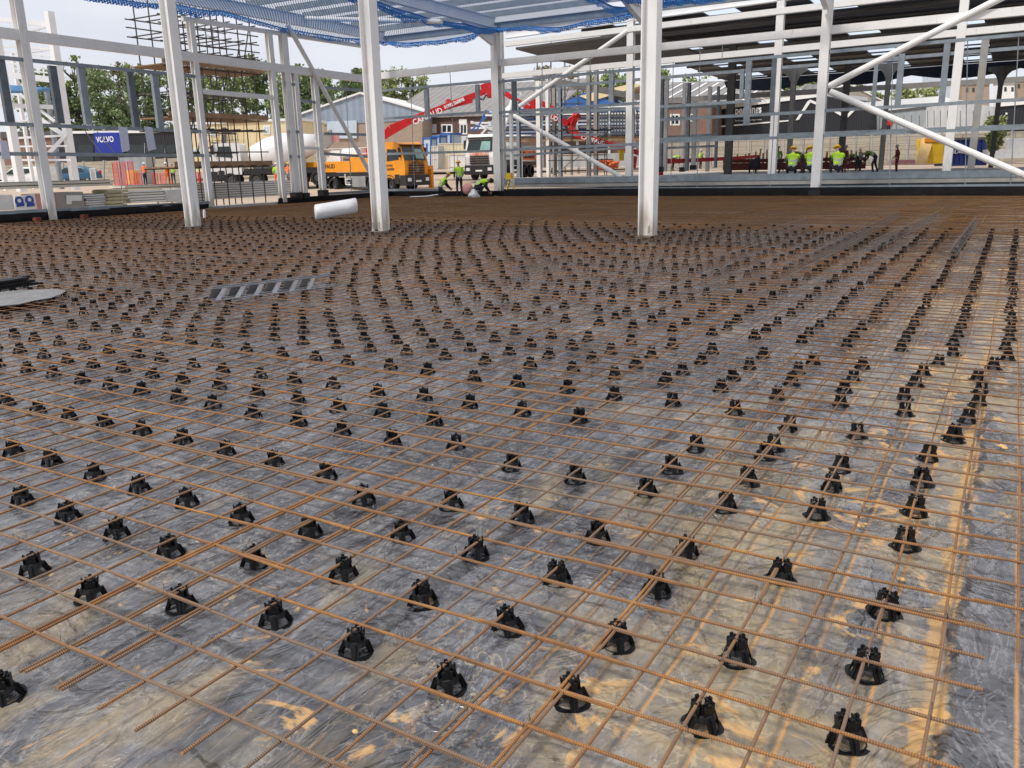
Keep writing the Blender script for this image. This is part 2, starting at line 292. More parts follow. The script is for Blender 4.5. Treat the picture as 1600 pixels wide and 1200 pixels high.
# ---------------------------------------------------------------- the membrane floor
def floor_mat():
    m = bpy.data.materials.new('membrane_floor'); m.use_nodes = True; nt = m.node_tree; b = nt.nodes['Principled BSDF']; L = nt.links.new
    g = nt.nodes.new('ShaderNodeNewGeometry')
    def noi(scale, det=6, rough=.6, dist=0., sc3=(1, 1, 1), rot=0.):
        mp = nt.nodes.new('ShaderNodeMapping'); mp.inputs['Scale'].default_value = sc3; mp.inputs['Rotation'].default_value = (0, 0, rot)
        n = nt.nodes.new('ShaderNodeTexNoise'); n.inputs['Scale'].default_value = scale; n.inputs['Detail'].default_value = det
        n.inputs['Roughness'].default_value = rough; n.inputs['Distortion'].default_value = dist
        L(g.outputs['Position'], mp.inputs['Vector']); L(mp.outputs['Vector'], n.inputs['Vector']); return n.outputs['Fac']
    def ramp(x, a, b_, lo=0., hi=1.):
        r = nt.nodes.new('ShaderNodeMapRange'); r.inputs['From Min'].default_value = a; r.inputs['From Max'].default_value = b_
        r.inputs['To Min'].default_value = lo; r.inputs['To Max'].default_value = hi; L(x, r.inputs['Value']); return r.outputs['Result']
    def mth(op, a, b_=None):
        n = nt.nodes.new('ShaderNodeMath'); n.operation = op; n.use_clamp = False
        for i, q in enumerate((a, b_)):
            if q is None: continue
            if isinstance(q, (int, float)): n.inputs[i].default_value = q
            else: L(q, n.inputs[i])
        return n.outputs[0]
    def mixc(f, a, b_):
        n = nt.nodes.new('ShaderNodeMix'); n.data_type = 'RGBA'
        if isinstance(f, (int, float)): n.inputs[0].default_value = f
        else: L(f, n.inputs[0])
        for i, q in ((6, a), (7, b_)):
            if isinstance(q, tuple): n.inputs[i].default_value = (*q, 1)
            else: L(q, n.inputs[i])
        return n.outputs[2]
    sep = nt.nodes.new('ShaderNodeSeparateXYZ'); L(g.outputs['Position'], sep.inputs[0]); X = sep.outputs['X']; Y = sep.outputs['Y']
    # dry grey film of dust over black sheet, colour lightened for sky reflections
    base = mixc(ramp(noi(1.1, 8, .7, .8), .34, .66), (.026, .027, .032), (.185, .185, .20))
    base = mixc(ramp(noi(4., 8, .75, 1.5, (1, .35, 1), .7), .50, .74, 0, .8), base, (.38, .375, .37))
    base = mixc(mth('MULTIPLY', ramp(noi(17., 8, .75, .6), .42, .64), .45), base, (.03, .03, .034)); base = mixc(mth('MULTIPLY', ramp(mth('ABSOLUTE', mth('SUBTRACT', noi(4.5, 7, .6, 1.8, (1, .5, 1), .6), .5)), 0, .02, 1, 0), .35), base, (.42, .41, .40))
    sp_ = mth('MULTIPLY', ramp(noi(42., 3, .7), .60, .68), ramp(noi(1.7, 5, .6, .4), .52, .62)); base = mixc(mth('MULTIPLY', sp_, .7), base, (.55, .54, .52))
    # tan dust drifts: many near the right-hand edge strip and the near edge
    reg = mth('ADD', ramp(X, -2.5, .0, 0, .20), ramp(Y, .7, -.5, 0, .12))
    reg = mth('ADD', reg, ramp(Y, 3, 12, 0, -.02)); reg = mth('SUBTRACT', reg, mth('MULTIPLY', ramp(X, .04, .09, 0, .24), ramp(Y, 3.5, 1.5, 0, 1)))
    tan = ramp(mth('ADD', noi(1.1, 8, .66, 1.2, (1, .7, 1), .4), reg), .58, .76)
    tan = mth('MULTIPLY', tan, ramp(noi(5., 6, .7, 1.2), .3, .6, .35, 1.))
    base = mixc(mth('MULTIPLY', tan, .64), base, (.48, .355, .17))
    sandf = ramp(mth('ADD', noi(2.6, 8, .6, 2.2), mth('MULTIPLY', reg, .55)), .665, .73)
    base = mixc(mth('MULTIPLY', sandf, .85), base, (.62, .36, .13))
    # thin curling tide lines of dried silt
    v = noi(1.9, 3, .5, 2.5); tide = ramp(mth('ABSOLUTE', mth('SUBTRACT', v, .5)), .0, .013, 1, 0)
    tide = mth('MULTIPLY', tide, ramp(mth('ADD', noi(.8, 3), reg), .58, .76)); base = mixc(mth('MULTIPLY', tide, .5), base, (.60, .48, .30))
    # rust stain stripes dropped by the bars
    fx = mth('ABSOLUTE', mth('SUBTRACT', mth('FRACT', mth('MULTIPLY', mth('ADD', mth('ADD', X, mth('MULTIPLY', noi(1.4, 2), .03)), 100.055), 5.)), .5))
    st = ramp(fx, .0, .05, 1, 0)
    st = mth('MULTIPLY', st, ramp(mth('ADD', noi(2.2, 5, .7, 0, (2.5, .5, 1)), ramp(X, -2.6, .2, -.18, .14)), .46, .58)); st = mth('MULTIPLY', st, ramp(Y, 7, 14, 1, .3))
    base = mixc(mth('MULTIPLY', st, .8), base, (.62, .30, .08))
    def lap(ax_, ay_, bx_, by_, wd, col, amt, base):
        dx_, dy_ = bx_-ax_, by_-ay_; l_ = math.hypot(dx_, dy_); nx_, ny_ = -dy_/l_, dx_/l_
        dist = mth('ADD', mth('ADD', mth('MULTIPLY', X, nx_), mth('MULTIPLY', Y, ny_)), -(ax_*nx_+ay_*ny_)); al_ = mth('ADD', mth('ADD', mth('MULTIPLY', X, dx_/l_), mth('MULTIPLY', Y, dy_/l_)), -(ax_*dx_+ay_*dy_)/l_)
        dist = mth('ABSOLUTE', mth('ADD', dist, mth('MULTIPLY', mth('SUBTRACT', noi(2.2, 6, .7), .5), .22)))
        f = mth('MULTIPLY', ramp(dist, wd*.6, wd, 1, 0), mth('MULTIPLY', ramp(al_, 0, .3, 0, 1), ramp(al_, l_-.3, l_, 1, 0))); f = mth('MULTIPLY', f, ramp(noi(6., 5, .7), .35, .55, .35, 1))
        return mixc(mth('MULTIPLY', f, amt), base, col)
    a_, b_2 = gz(500, 1030, FZ), gz(1075, 660, FZ); base = lap(a_.x, a_.y, b_2.x, b_2.y, .06, (.022, .02, .019), .85, base)
    a_, b_2 = gz(120, 930, FZ), gz(500, 1055, FZ); base = lap(a_.x, a_.y, b_2.x, b_2.y, .035, (.025, .022, .02), .8, base)
    a_, b_2 = gz(990, 1100, FZ), gz(1290, 1180, FZ); base = lap(a_.x, a_.y, b_2.x, b_2.y, .03, (.06, .05, .04), .6, base)
    base = lap(-.01, -.2, -.01, 6.5, .03, (.58, .32, .09), .75, base); base = lap(.045, -2.5, .045, 4.5, .018, (.02, .018, .018), .9, base)
    L(base, b.inputs['Base Color'])
    ro = ramp(noi(3., 6, .7, .6), .3, .7, .08, .30); ro = mth('ADD', ro, mth('MULTIPLY', mth('ADD', tan, sandf), .3)); L(ro, b.inputs['Roughness'])
    b.inputs['Specular IOR Level'].default_value = .8
    # wrinkles
    h = mth('ADD', mth('MULTIPLY', noi(2.2, 4, .5, 1.2, (1, .6, 1), .5), 1.), mth('MULTIPLY', noi(11., 5, .6, 1.), .30))
    rdg = mth('ABSOLUTE', mth('SUBTRACT', noi(2.1, 4, .55, 1.8, (1, .6, 1), -.6), .5)); h = mth('ADD', h, mth('MULTIPLY', ramp(rdg, 0, .06, .35, 0), 1.))
    def crease(scale, rot, w_):
        n = noi(1.6, 3, .5, .3); mp = nt.nodes.new('ShaderNodeMapping'); mp.inputs['Rotation'].default_value = (0, 0, rot); mp.inputs['Scale'].default_value = (1, .55, 0)
        ad = nt.nodes.new('ShaderNodeVectorMath'); ad.operation = 'MULTIPLY_ADD'; ad.inputs[1].default_value = (.5, .5, .0); L(n, ad.inputs[0]); L(g.outputs['Position'], ad.inputs[2])
        L(ad.outputs[0], mp.inputs['Vector']); vo = nt.nodes.new('ShaderNodeTexVoronoi'); vo.feature = 'DISTANCE_TO_EDGE'; vo.inputs['Scale'].default_value = scale; L(mp.outputs['Vector'], vo.inputs['Vector'])
        return ramp(vo.outputs['Distance'], 0, w_, 1, 0)
    c1_ = mth('MULTIPLY', crease(1.5, .5, .05), ramp(noi(.9, 3), .42, .6)); c2_ = mth('MULTIPLY', crease(3.6, -.4, .05), ramp(noi(1.3, 3, .5, .5), .45, .62))
    h = mth('ADD', h, mth('ADD', mth('MULTIPLY', c1_, .42), mth('MULTIPLY', c2_, .22)))
    bp = nt.nodes.new('ShaderNodeBump'); bp.inputs['Strength'].default_value = .75; bp.inputs['Distance'].default_value = .03
    L(h, bp.inputs['Height']); L(bp.outputs['Normal'], b.inputs['Normal']); return m
FZ = -.072
M['floor'] = floor_mat()
def grid(name, x0, x1, y0, y1, nx, ny, fz, m, smooth=True):
    xs = np.linspace(x0, x1, nx+1); ys = np.linspace(y0, y1, ny+1)
    vs = [(x, y, fz(x, y)) for y in ys for x in xs]
    fs = [(j*(nx+1)+i, j*(nx+1)+i+1, (j+1)*(nx+1)+i+1, (j+1)*(nx+1)+i) for j in range(ny) for i in range(nx)]
    me = bpy.data.meshes.new(name); me.from_pydata(vs, [], fs); me.materials.append(m)
    if smooth: me.polygons.foreach_set('use_smooth', [True]*len(fs))
    o = bpy.data.objects.new(name, me); COL.objects.link(o); return o
def fz(x, y):
    if abs(x) > 9 or y > 9: return FZ
    e = min(1, max(0, (9-abs(x))/1.5))*min(1, max(0, (9-y)/1.5))
    p = Vector((x*1.3+y*.5, y*.8-x*.3, 0)); a = noise.noise(p*1.1)*.016+abs(noise.noise(p*2.3+Vector((5, 2, 0))))*.018-abs(noise.noise(Vector((p.x*2+p.y*1, p.y*3, 4))))*.008+noise.noise(p*7)*.005
    a += .012*math.exp(-((x-.045-.01*math.sin(y*3))/.025)**2)
    return FZ+e*(a-.012)
# one sheet: fine in front of the camera, coarse beyond
xs = list(np.arange(-30.2, -9, .6))+list(np.arange(-9, 3, .045))+list(np.arange(3, 16.5, .6)); ys = list(np.arange(-6, -3, .5))+list(np.arange(-3, 9, .045))+list(np.arange(9, 36.6, .6))
me = bpy.data.meshes.new('floor'); nx = len(xs)
me.from_pydata([(x, y, fz(x, y)) for y in ys for x in xs], [], [(j*nx+i, j*nx+i+1, (j+1)*nx+i+1, (j+1)*nx+i) for j in range(len(ys)-1) for i in range(nx-1)])
me.materials.append(M['floor']); me.polygons.foreach_set('use_smooth', [True]*len(me.polygons)); fl = bpy.data.objects.new('floor', me); COL.objects.link(fl); struct(fl)
# the yard beyond: one sheet to the horizon
M['yard'] = mat('yard_ground', (.40, .30, .22), .95, 0, .3, .15, col2=(.55, .44, .34), bump=.3, bscale=2)
M['slab'] = mat('concrete_slab', (.42, .42, .41), .85, 0, .15, .5, bump=.1)
def yz(x, y):
    d = (Vector((x, y, 0))-CAM).dot(FW)*1.034
    if -30.5 < x < 17 and -7 < y < 37: return -.6
    if y < 37 and x > -31: return -.5
    z = -.15 if d < 60 else (-.15+.55*min(1, (d-60)/10))
    if y > 40 and x > -26: z = min(z, .45)
    return z + (max(0, d-70)*.003 if d < 200 else .4)
gx = [-1500, -800, -400]+list(range(-260, -100, 20))+list(range(-100, 101, 4))+[140, 200, 400, 800, 1500]
gx.sort(); gy = [-400, -100, -40]+list(range(-20, 161, 4))+[180, 220, 300, 500, 900, 1800]
vs = [(x, y, yz(x, y)) for y in gy for x in gx]; nx = len(gx)
me = bpy.data.meshes.new('ground'); me.from_pydata(vs, [], [(j*nx+i, j*nx+i+1, (j+1)*nx+i+1, (j+1)*nx+i) for j in range(len(gy)-1) for i in range(nx-1)])
me.materials.append(M['yard']); o = bpy.data.objects.new('ground', me); COL.objects.link(o); struct(o)
b = MB(); b.box(-25.5, 30, 40.25, 44, .3, .8); b.box(-25.5, 30, 44.003, 66, .2, .64)
struct(b.build('concrete_floor', M['slab']))
# ---------------------------------------------------------------- rebar mats
MX = [(-1.40, .13), (-2.93, -.83)]; x = -2.33
while x > -30: MX.append((max(x-4.8, -29.9), x)); x -= 4.32
MXR = [(.42, 4.8)]
MYs = []; y = -2.95
while y < 35.6: MYs.append((y, min(y+2.28+2.3*(y > 8), 35.85))); y += (2.0 if y <= 8 else 4.25)
nm = 0
def bar(b, p, q, r, n, seg, wob, ph):
    d = (q-p); k = max(1, int(d.length/seg)); pts = []
    for i in range(k+1):
        t = p+d*i/k; w_ = noise.noise_vector(t*.9+Vector((ph, 0, 0)))*wob; pts.append(t+Vector((w_.x if abs(d.y) > abs(d.x) else 0, w_.y if abs(d.x) > abs(d.y) else 0, w_.z*.8)))
    b.tube(pts, r, n, True, along0=100*random.randint(0, 24)+random.random(), phase=.4)
for i, (x0, x1) in enumerate(MX+MXR):
    for j, (y0, y1) in enumerate(MYs):
        b = MB(); cx, cy = (x0+x1)/2, (y0+y1)/2
        if x0 < -4 and y1 < -.3: continue                  # behind the near edge of the steel
        if i == 2 and j == 0: pass
        near = math.hypot(max(0, abs(cx-CAM.x)-(x1-x0)/2), cy-CAM.y) < 5.5
        far = cy > 19.5; dx = .016*(i % 2); dy = .017*(j % 2); dz = .004*((i+j) % 2)-.004
        if i >= len(MX) and cy > 1.6: x0 = .1
        r = .0058 if near else ((.0048 if cy < 8 else .0056) if not far else .0060); n = 8 if near else (5 if cy < 12 else 3); seg = .35 if near else (.8 if cy < 14 else 2.5); wob = .016 if near else .022
        sp = .2 if not far else .14
        yy0 = y0 if not (i >= 1 and j <= 1 and i < 3) else max(y0, -.55)
        k0 = math.ceil((x0+.02)/sp); k1 = math.floor((x1-.01)/sp)
        for k in range(k0, k1+1):
            X_ = k*sp+dx+random.uniform(-.004, .004); e = random.uniform(-.04, .04)
            p = Vector((X_, yy0-e*.3, dz)); q = Vector((X_, y1+e, dz)); 
            if q.y > p.y+.3: bar(b, p, q, r, n, seg, wob, k)
        k0 = math.ceil((yy0+.02)/sp); k1 = math.floor((y1-.01)/sp)
        for k in range(k0, k1+1):
            Y_ = k*sp+dy; e = random.uniform(-.03, .03)*(1 if i < 2 else 2); up = .0104 if not far else .012
            bar(b, Vector((x0-e, Y_, up+dz)), Vector((x1+(0 if i == 0 else e), Y_, up+dz)), r, n, seg, wob, k+50)
        if not b.v: continue
        if far: lab = 'rusty closely spaced steel mesh sheet in the brown far zone beyond the black spacers'; g = 'dense rusty mesh sheets at the far side of the floor'
        elif i >= len(MX): lab = 'rusty steel mesh sheet on the far right edge of the floor beyond the last spacers'; g = 'rusty mesh sheets along the right edge'
        elif near: lab = 'orange rusty square grid steel mesh sheet laid over black spacers in the foreground'; g = 'rusty mesh sheets in the foreground'
        else: lab = 'rusty square grid steel mesh sheet on rows of black spacers in mid floor'; g = 'rusty mesh sheets in the middle of the floor'
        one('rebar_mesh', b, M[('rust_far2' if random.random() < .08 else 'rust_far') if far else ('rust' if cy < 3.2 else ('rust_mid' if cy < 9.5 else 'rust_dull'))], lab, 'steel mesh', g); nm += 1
print('mats', nm)
# loose lap bars and tie wires seen near the camera
for k, (a, q, z) in enumerate([((345, 855), (445, 890), .028), ((475, 805), (547, 827), .028), ((1135, 1060), (1062, 870), .002)][:2]):
    b = MB(); bar(b, gz(*a, z), gz(*q, z), .0064, 8, .3, .0, 3)
    one('lap_bar', b, M['rust'], ['short orange rusty bar lying on the mesh at lower left beside a black spacer', 'short rusty bar tied over the mesh left of centre, above the lower left spacers'][k], 'steel bar')
b = MB()
tw = MB()
for k in range(260):
    X_ = .2*random.randint(-30, 0); Y_ = .2*random.randint(-2, 24)
    o_ = Vector((X_+.006, Y_+.006, .02)); a = random.uniform(0, 6.3); c, s_ = math.cos(a), math.sin(a)
    tw.tube([o_+Vector((-.013*c, -.013*s_, -.018)), o_+Vector((-.01*c, -.01*s_, .004)), o_+Vector((.0, .0, .016)), o_+Vector((.012*c, .012*s_, .006)), o_+Vector((.008*c, .01*s_, .03))], .0016, 4)
t = tw.build('tie_wires', M['wiregrey']); tag(t, 'small twisted steel tie wires at the crossings of the rusty bars', 'tie wire'); t['kind'] = 'stuff'
# ---------------------------------------------------------------- rebar spacers
def spacer_parts(n=14):
    """black moulded chair: ring foot, four sloping legs, ring shoulder, four-pronged head"""
    H = .118
    foot = MB(); o = []
    for rr, z in ((.058, .001), (.074, .001), (.074, .005), (.058, .005)):
        for k in range(n*2):
            t = math.pi*k/n; q = rr+(.004*math.cos(4*t+.4)+.002*math.cos(7*t) if rr > .07 else 0); o.append((q*math.cos(t), q*math.sin(t), z))
    m_ = n*2; foot.add(o, [(a*m_+k, a*m_+(k+1) % m_, ((a+1) % 4)*m_+(k+1) % m_, ((a+1) % 4)*m_+k) for a in range(4) for k in range(m_)])
    body = MB()
    for k in range(4):
        t = math.pi/2*k+math.pi/4; c, s_ = math.cos(t), math.sin(t); tx, ty = -s_, c
        def P(r_, w_, z): return (c*r_+tx*w_, s_*r_+ty*w_, z)
        # leg, trough shaped
        body.hexa([P(.052, -.011, .004), P(.066, -.014, .004), P(.066, .014, .004), P(.052, .011, .004), P(.034, -.013, .062), P(.047, -.018, .062), P(.047, .018, .062), P(.034, .013, .062)])
        body.hexa([P(.062, -.003, .004), P(.074, -.003, .004), P(.074, .003, .004), P(.062, .003, .004), P(.044, -.003, .078), P(.053, -.003, .078), P(.053, .003, .078), P(.044, .003, .078)])
    o = []
    for rr, z in ((.036, .056), (.049, .055), (.040, .080), (.033, .086), (.012, .084)):
        for k in range(n): t = 2*math.pi*k/n; o.append((rr*math.cos(t), rr*math.sin(t), z))
    body.add(o, [(a*n+k, a*n+(k+1) % n, (a+1)*n+(k+1) % n, (a+1)*n+k) for a in range(4) for k in range(n)]+[tuple(4*n+k for k in range(n))])
    o = []
    for k in range(n): t = 2*math.pi*k/n; o += [(.0635*math.cos(t), .0635*math.sin(t), .010), (.061*math.cos(t), .061*math.sin(t), .015), (.058*math.cos(t), .058*math.sin(t), .010)]
    body.add(o, [(3*k+a, 3*((k+1) % n)+a, 3*((k+1) % n)+(a+1) % 3, 3*k+(a+1) % 3) for k in range(n) for a in range(3)])
    head = MB()
    for k in range(4):
        t = math.pi/2*k+math.pi/4; c, s_ = math.cos(t), math.sin(t); tx, ty = -s_, c
        def P(r_, w_, z): return (c*r_+tx*w_, s_*r_+ty*w_, z)
        head.hexa([P(.010, -.005, .082), P(.034, -.021, .082), P(.034, .021, .082), P(.010, .005, .082), P(.011, -.004, .128), P(.036, -.023, .130), P(.036, .023, .130), P(.011, .004, .128)])
        head.hexa([P(.016, -.012, .1295), P(.022, -.014, .1295), P(.022, .014, .1295), P(.016, .012, .1295), P(.014, -.010, .141), P(.020, -.012, .141), P(.020, .012, .141), P(.014, .010, .141)])
        head.hexa([P(.028, -.008, .1305), P(.035, -.008, .1305), P(.035, .008, .1305), P(.028, .008, .1305), P(.030, -.007, .146), P(.037, -.007, .146), P(.037, .007, .146), P(.030, .007, .146)])
    return body, foot, head
bd, ft, hd = spacer_parts()
proto = bd.build('rebar_spacer', M['plastic'], bevel=0); pf = ft.build('base_ring', M['plastic'], proto); ph = hd.build('bar_clip', M['plastic'], proto)
tag(proto, 'x', 'rebar spacer', 'black plastic rebar spacers under the steel mesh')
# positions: nearest rows read from the photograph, the rest on the same 0.42 m grid
known = [(5, 1070), (139, 915), (282, 930), (429, 955), (555, 1000), (700, 1055), (893, 1075), (52, 880), (181, 825), (265, 850), (396, 865), (536, 885), (659, 925), (793, 965), (965, 990), (1152, 1010), (1355, 1035), (1325, 1135), (1097, 1110), (628, 825), (742, 855), (870, 890), (1025, 910), (1220, 893), (1383, 945),
 (34, 773), (105, 797), (217, 753), (291, 777), (376, 800), (483, 818), (80, 714), (146, 733), (20, 698), (568, 771), (705, 776), (815, 800), (933, 828), (1072, 852), (1010, 760), (1134, 783), (1277, 792), (1300, 750), (1431, 788), (1416, 838), (1441, 745), (1315, 722), (1168, 742), (1050, 722), (899, 738), (799, 718), (712, 688), (612, 684), (534, 668), (509, 735), (428, 716), (352, 698), (285, 680), (221, 667), (163, 655), (107, 645), (57, 633), (10, 622), (1452, 704), (1491, 676), (1340, 672), (1209, 690), (1087, 689), (1232, 660), (1195, 703)]
pos = []; RZ = .0
for p in known:
    q = gz(p[0], p[1]+1, -.035); pos.append((q.x, q.y))
R_ = random.Random(3)
ROWS = [.86, 1.49, 2.1, 2.5, 2.92, 3.56, 4.1, 4.5, 4.9, 5.32, 6.07, 6.5, 6.93, 7.44, 7.95, 8.42, 8.93, 9.55, 10.2, 10.7, 11.2, 11.8, 12.45, 13.0, 13.6, 14.3, 15., 15.7, 16.4, 17.1, 17.9, 18.7]
for Yr in ROWS:
    xs0 = .14 if Yr > 6 else (-.03 if Yr > 3.6 else -.2); stp = .413 if Yr > 3.6 else .4145
    jit = R_.uniform(-.03, .03)
    for ci in range(74):
        X2 = xs0-stp*ci+R_.uniform(-.025, .025); Y2 = Yr+.0+R_.uniform(-.02, .02)+.04*math.sin(X2*.9+Yr)
        if X2 < -29.4: continue
        if R_.random() < .025: continue
        v_ = Vector((X2, Y2, -.04))-CAM; dd_ = v_.dot(FW)
        if dd_ < .5 or 600-F*v_.dot(UP)/dd_ > 658: continue          # nearer rows are read directly above
        if min((X2-a)**2+(Y2-c_)**2 for a, c_ in pos[:len(known)]) < .075: continue
        pos.append((X2, Y2))
for p in ((.05, 5.65), (-.34, 5.65), (-.11, 3.69), (.62, 2.9), (.75, 5.6), (.62, 3.9)): pos.append(p)
for k in range(24): pos.append((.56+R_.uniform(-.03, .03), 6.1+.55*k))
def vis(x, y):
    v = Vector((x, y, 0))-CAM; d = v.dot(FW)
    return d > .3 and abs(v.dot(RT)/d) < .66 and abs(v.dot(UP)/d) < .5, d
pos = [p for p in pos if p[1] < 19.4]
inn = sorted([p for p in pos if vis(*p)[0]], key=lambda p: vis(*p)[1]); rest_off = [p for p in pos if not vis(*p)[0]]
print('spacers', len(inn), len(rest_off))
NI = 298
def put(o, src, x, y, z, rz, s=1.): o.location = (x, y, z); o.rotation_euler = (0, 0, rz); o.scale = (s, s, s)
def splabel(k, x, y):
    d = vis(x, y)[1]
    if k < len(known) and d < 5.5: return None
    return 'black plastic four legged rebar spacer clipped under the rusty mesh, beyond the foreground'
for k, (x, y) in enumerate(inn[:NI]):
    if k == 0: o = proto
    else:
        o = proto.copy(); COL.objects.link(o)
        for ch in (pf, ph): c = ch.copy(); COL.objects.link(c); c.parent = o
    s_ = 1.0; zz = fz(x, y)-.001
    o.location = (x, y, zz); o.rotation_euler = (R_.gauss(0, .045), R_.gauss(0, .045), (-.0+R_.uniform(-.25, .25))+math.pi/2*R_.randint(0, 3)); _q = R_.uniform(.84, .90); o.scale = (_q, _q, .63)
    d = vis(x, y)[1]
    if k < 45:
        v = Vector((x, y, zz))-CAM; fx_ = 800+F*v.dot(RT)/v.dot(FW); fy_ = 600-F*v.dot(UP)/v.dot(FW)
        hz = 'left' if fx_ < 533 else ('centre' if fx_ < 1066 else 'right'); row_ = 'nearest the camera' if fy_ > 1000 else ('in the lower part of the floor' if fy_ > 860 else 'below mid height')
        o['label'] = 'black rebar spacer %s, %d%% across, %d%% down the photo' % (row_, round(fx_/16), round(fy_/12))
    else: o['label'] = 'black plastic four legged rebar spacer clipped under the rusty mesh beyond the foreground rows'
# the many hundreds further off, as one
nb = MB(); cb, cf, ch = spacer_parts(6)
def lowp(cx, cy):
    a = R_.uniform(0, 1.5); ca, sa = math.cos(a), math.sin(a); o = []; z0 = FZ
    def T(x, y, z): return (cx+(x*ca-y*sa)*.84, cy+(x*sa+y*ca)*.84, z0+z*(.66+.014*min(10, max(0, cy-6))))
    for k in range(4):
        t = math.pi/2*k+math.pi/4; c, s_ = math.cos(t), math.sin(t); tx, ty = -s_, c
        def P(r_, w_, z): return T(c*r_+tx*w_, s_*r_+ty*w_, z)
        nb.hexa([P(.050, -.014, 0), P(.072, -.018, 0), P(.072, .018, 0), P(.050, .014, 0), P(.032, -.018, .07), P(.047, -.024, .07), P(.047, .024, .07), P(.032, .018, .07)])
        nb.hexa([P(.004, -.006, .060), P(.042, -.026, .060), P(.042, .026, .060), P(.004, .006, .060), P(.008, -.004, .146), P(.038, -.022, .146), P(.038, .022, .146), P(.008, .004, .146)])
for p in inn[NI:]+rest_off: lowp(*p)
o = nb.build('rebar_spacers', M['plastic']); tag(o, 'hundreds of small black rebar spacers in rows across the far part of the floor', 'rebar spacers'); o['kind'] = 'stuff'
# continuous wire chairs standing on the mesh
def wire_chair(p, q, h=.17, lab='', sp=.1):
    b = MB(); p = Vector(p); q = Vector(q); d = (q-p).normalized(); n_ = Vector((-d.y, d.x, 0)); L = (q-p).length
    b.tube([p+Z*h, q+Z*h], .004, 4); b.tube([p+n_*.05+Z*.01, q+n_*.05+Z*.01], .003, 4); b.tube([p-n_*.05+Z*.01, q-n_*.05+Z*.01], .003, 4)
    k = 0; t = 0
    while t < L:
        b.tube([p+d*t+n_*.05, p+d*t+Z*h, p+d*t-n_*.05], .0028, 3); t += sp
    one('wire_spacer', b, M['wiregrey'], lab, 'wire spacer', 'continuous wire spacers standing on the mesh')
wl = [((1225, 432), (1404, 340), 'longest grey wire lattice spacer running up towards the far column'), ((1360, 392), (1466, 340), 'grey wire lattice spacer in the right half between two spacer rows'), ((1487, 402), (1524, 350), 'rightmost grey wire lattice spacer beside the dense far spacer rows'),
 ((1080, 470), (1140, 430), 'short wire lattice spacer below the centre right column'), ((1100, 425), (1200, 392), 'wire lattice spacer right of the white column foot'), ((940, 455), (1040, 420), 'wire lattice spacer left of centre right column foot'), ((1270, 410), (1350, 372), 'wire lattice spacer behind the longest one on the right'), ((800, 440), (880, 415), 'wire lattice spacer in the middle of the floor between two columns'), ((1150, 385), (1260, 352), 'wire lattice spacer near the rust brown zone, right of column')]
for a, q, lb in wl:
    A = gz(*a, .02); B_ = gz(*q, .02); wire_chair((A.x, A.y, .02), (B_.x, B_.y, .02), lab=lb)
# ---------------------------------------------------------------- steel frame
def column(x, y, z0, z1, wf, dp, label, m='white_steel', group=None, plate=False, name='steel_column', ax='x', base=None):
    """H section: flanges wf wide, dp deep between them; ax = direction across the flanges"""
    b = MB(); t = .028
    if ax == 'x':
        b.box(x-wf/2, x+wf/2, y-dp/2, y-dp/2+t, z0, z1); b.box(x-wf/2, x+wf/2, y+dp/2-t, y+dp/2, z0, z1); b.box(x-t/2, x+t/2, y-dp/2+t, y+dp/2-t, z0, z1)
    else:
        b.box(x-dp/2, x-dp/2+t, y-wf/2, y+wf/2, z0, z1); b.box(x+dp/2-t, x+dp/2, y-wf/2, y+wf/2, z0, z1); b.box(x-dp/2+t, x+dp/2-t, y-t/2, y+t/2, z0, z1)
    o = b.build(name, M[m]); tag(o, label, 'steel column', group)
    if plate:
        b = MB()
        for sx in (-1, 1):
            for sy in (-1, 1): b.cyl((x+sx*wf*.36, y+sy*(dp/2+.028), z0+.17), (0, 0, 1), .014, .16, 6)
        b.box(x-wf/2-.03, x+wf/2+.03, y-dp/2-.05, y+dp/2+.05, z0, z0+.03); b.build('base_plate', M['steel_plate'], o)
    if base:
        b = MB(); b.box(x-wf/2-.06, x+wf/2+.06, y-dp/2-.06, y+dp/2+.06, z0-.02, z0+base); b.build('black_foot_wrap', M['black_dpm'], o)
    return o
for p, lb in (((298, 354), 'white steel column standing on the mesh, left one of the three tall inner columns'), ((592, 361), 'white steel column standing on the mesh, middle one of the three tall inner columns'), ((1009, 369), 'white steel column standing on the mesh, right one of the three tall inner columns')):
    q = gz(*p, 0); column(q.x, q.y+.1, -.02 if p[0] < 600 else -.02, 8.6, .30, .34, lb, ax='y', plate=True)
# perimeter columns and posts, left wall
def w0y(px, py): return W0.pt(px, py).y
q = W0.pt(80, 345)
column(-30, q.y, -.12, 8.2, .30, .34, 'leaning looking white steel column at the far left of the photo, beside the sign with blue pictograms', ax='y')
b = MB(); b.box(-29.6, -29.4, q.y-.9, q.y-.7, -.06, .14); one('timber_block', b, M['block_red'], 'small dark red block on the mesh left of the foot of the leftmost white column', 'block')
b = MB(); b.box(-29.4, -29.2, q.y+.75, q.y+.95, -.06, .14); one('timber_block', b, M['block_red'], 'small dark red block on the mesh right of the foot of the leftmost white column', 'block')
for px, py, zt, wd, lb, bs in ((329, 322, 7.6, .24, 'slim white door post of the left wall just right of the left inner column', None), (443, 316, 7.6, .26, 'white post at the right side of the wide scaffolded opening in the left wall', None), (463, 305, 7.9, .36, 'thick white column of the left wall between two slim posts', .25), (476, 306, 6.0, .24, 'slim white post right of the thick column of the left wall, ending at the white beam', .25), (505, 302, 6.0, .28, 'last slim white post of the left wall before the middle inner column', .3)):
    q = W0.pt(px, py); column(-30, q.y, min(q.z, .35)-(.1 if bs else 0), zt, wd, .26, lb, ax='y', base=bs)
column(-31.0, 36, -.1, 8.2, .34, .36, 'white corner column hidden behind the middle inner column', ax='y')
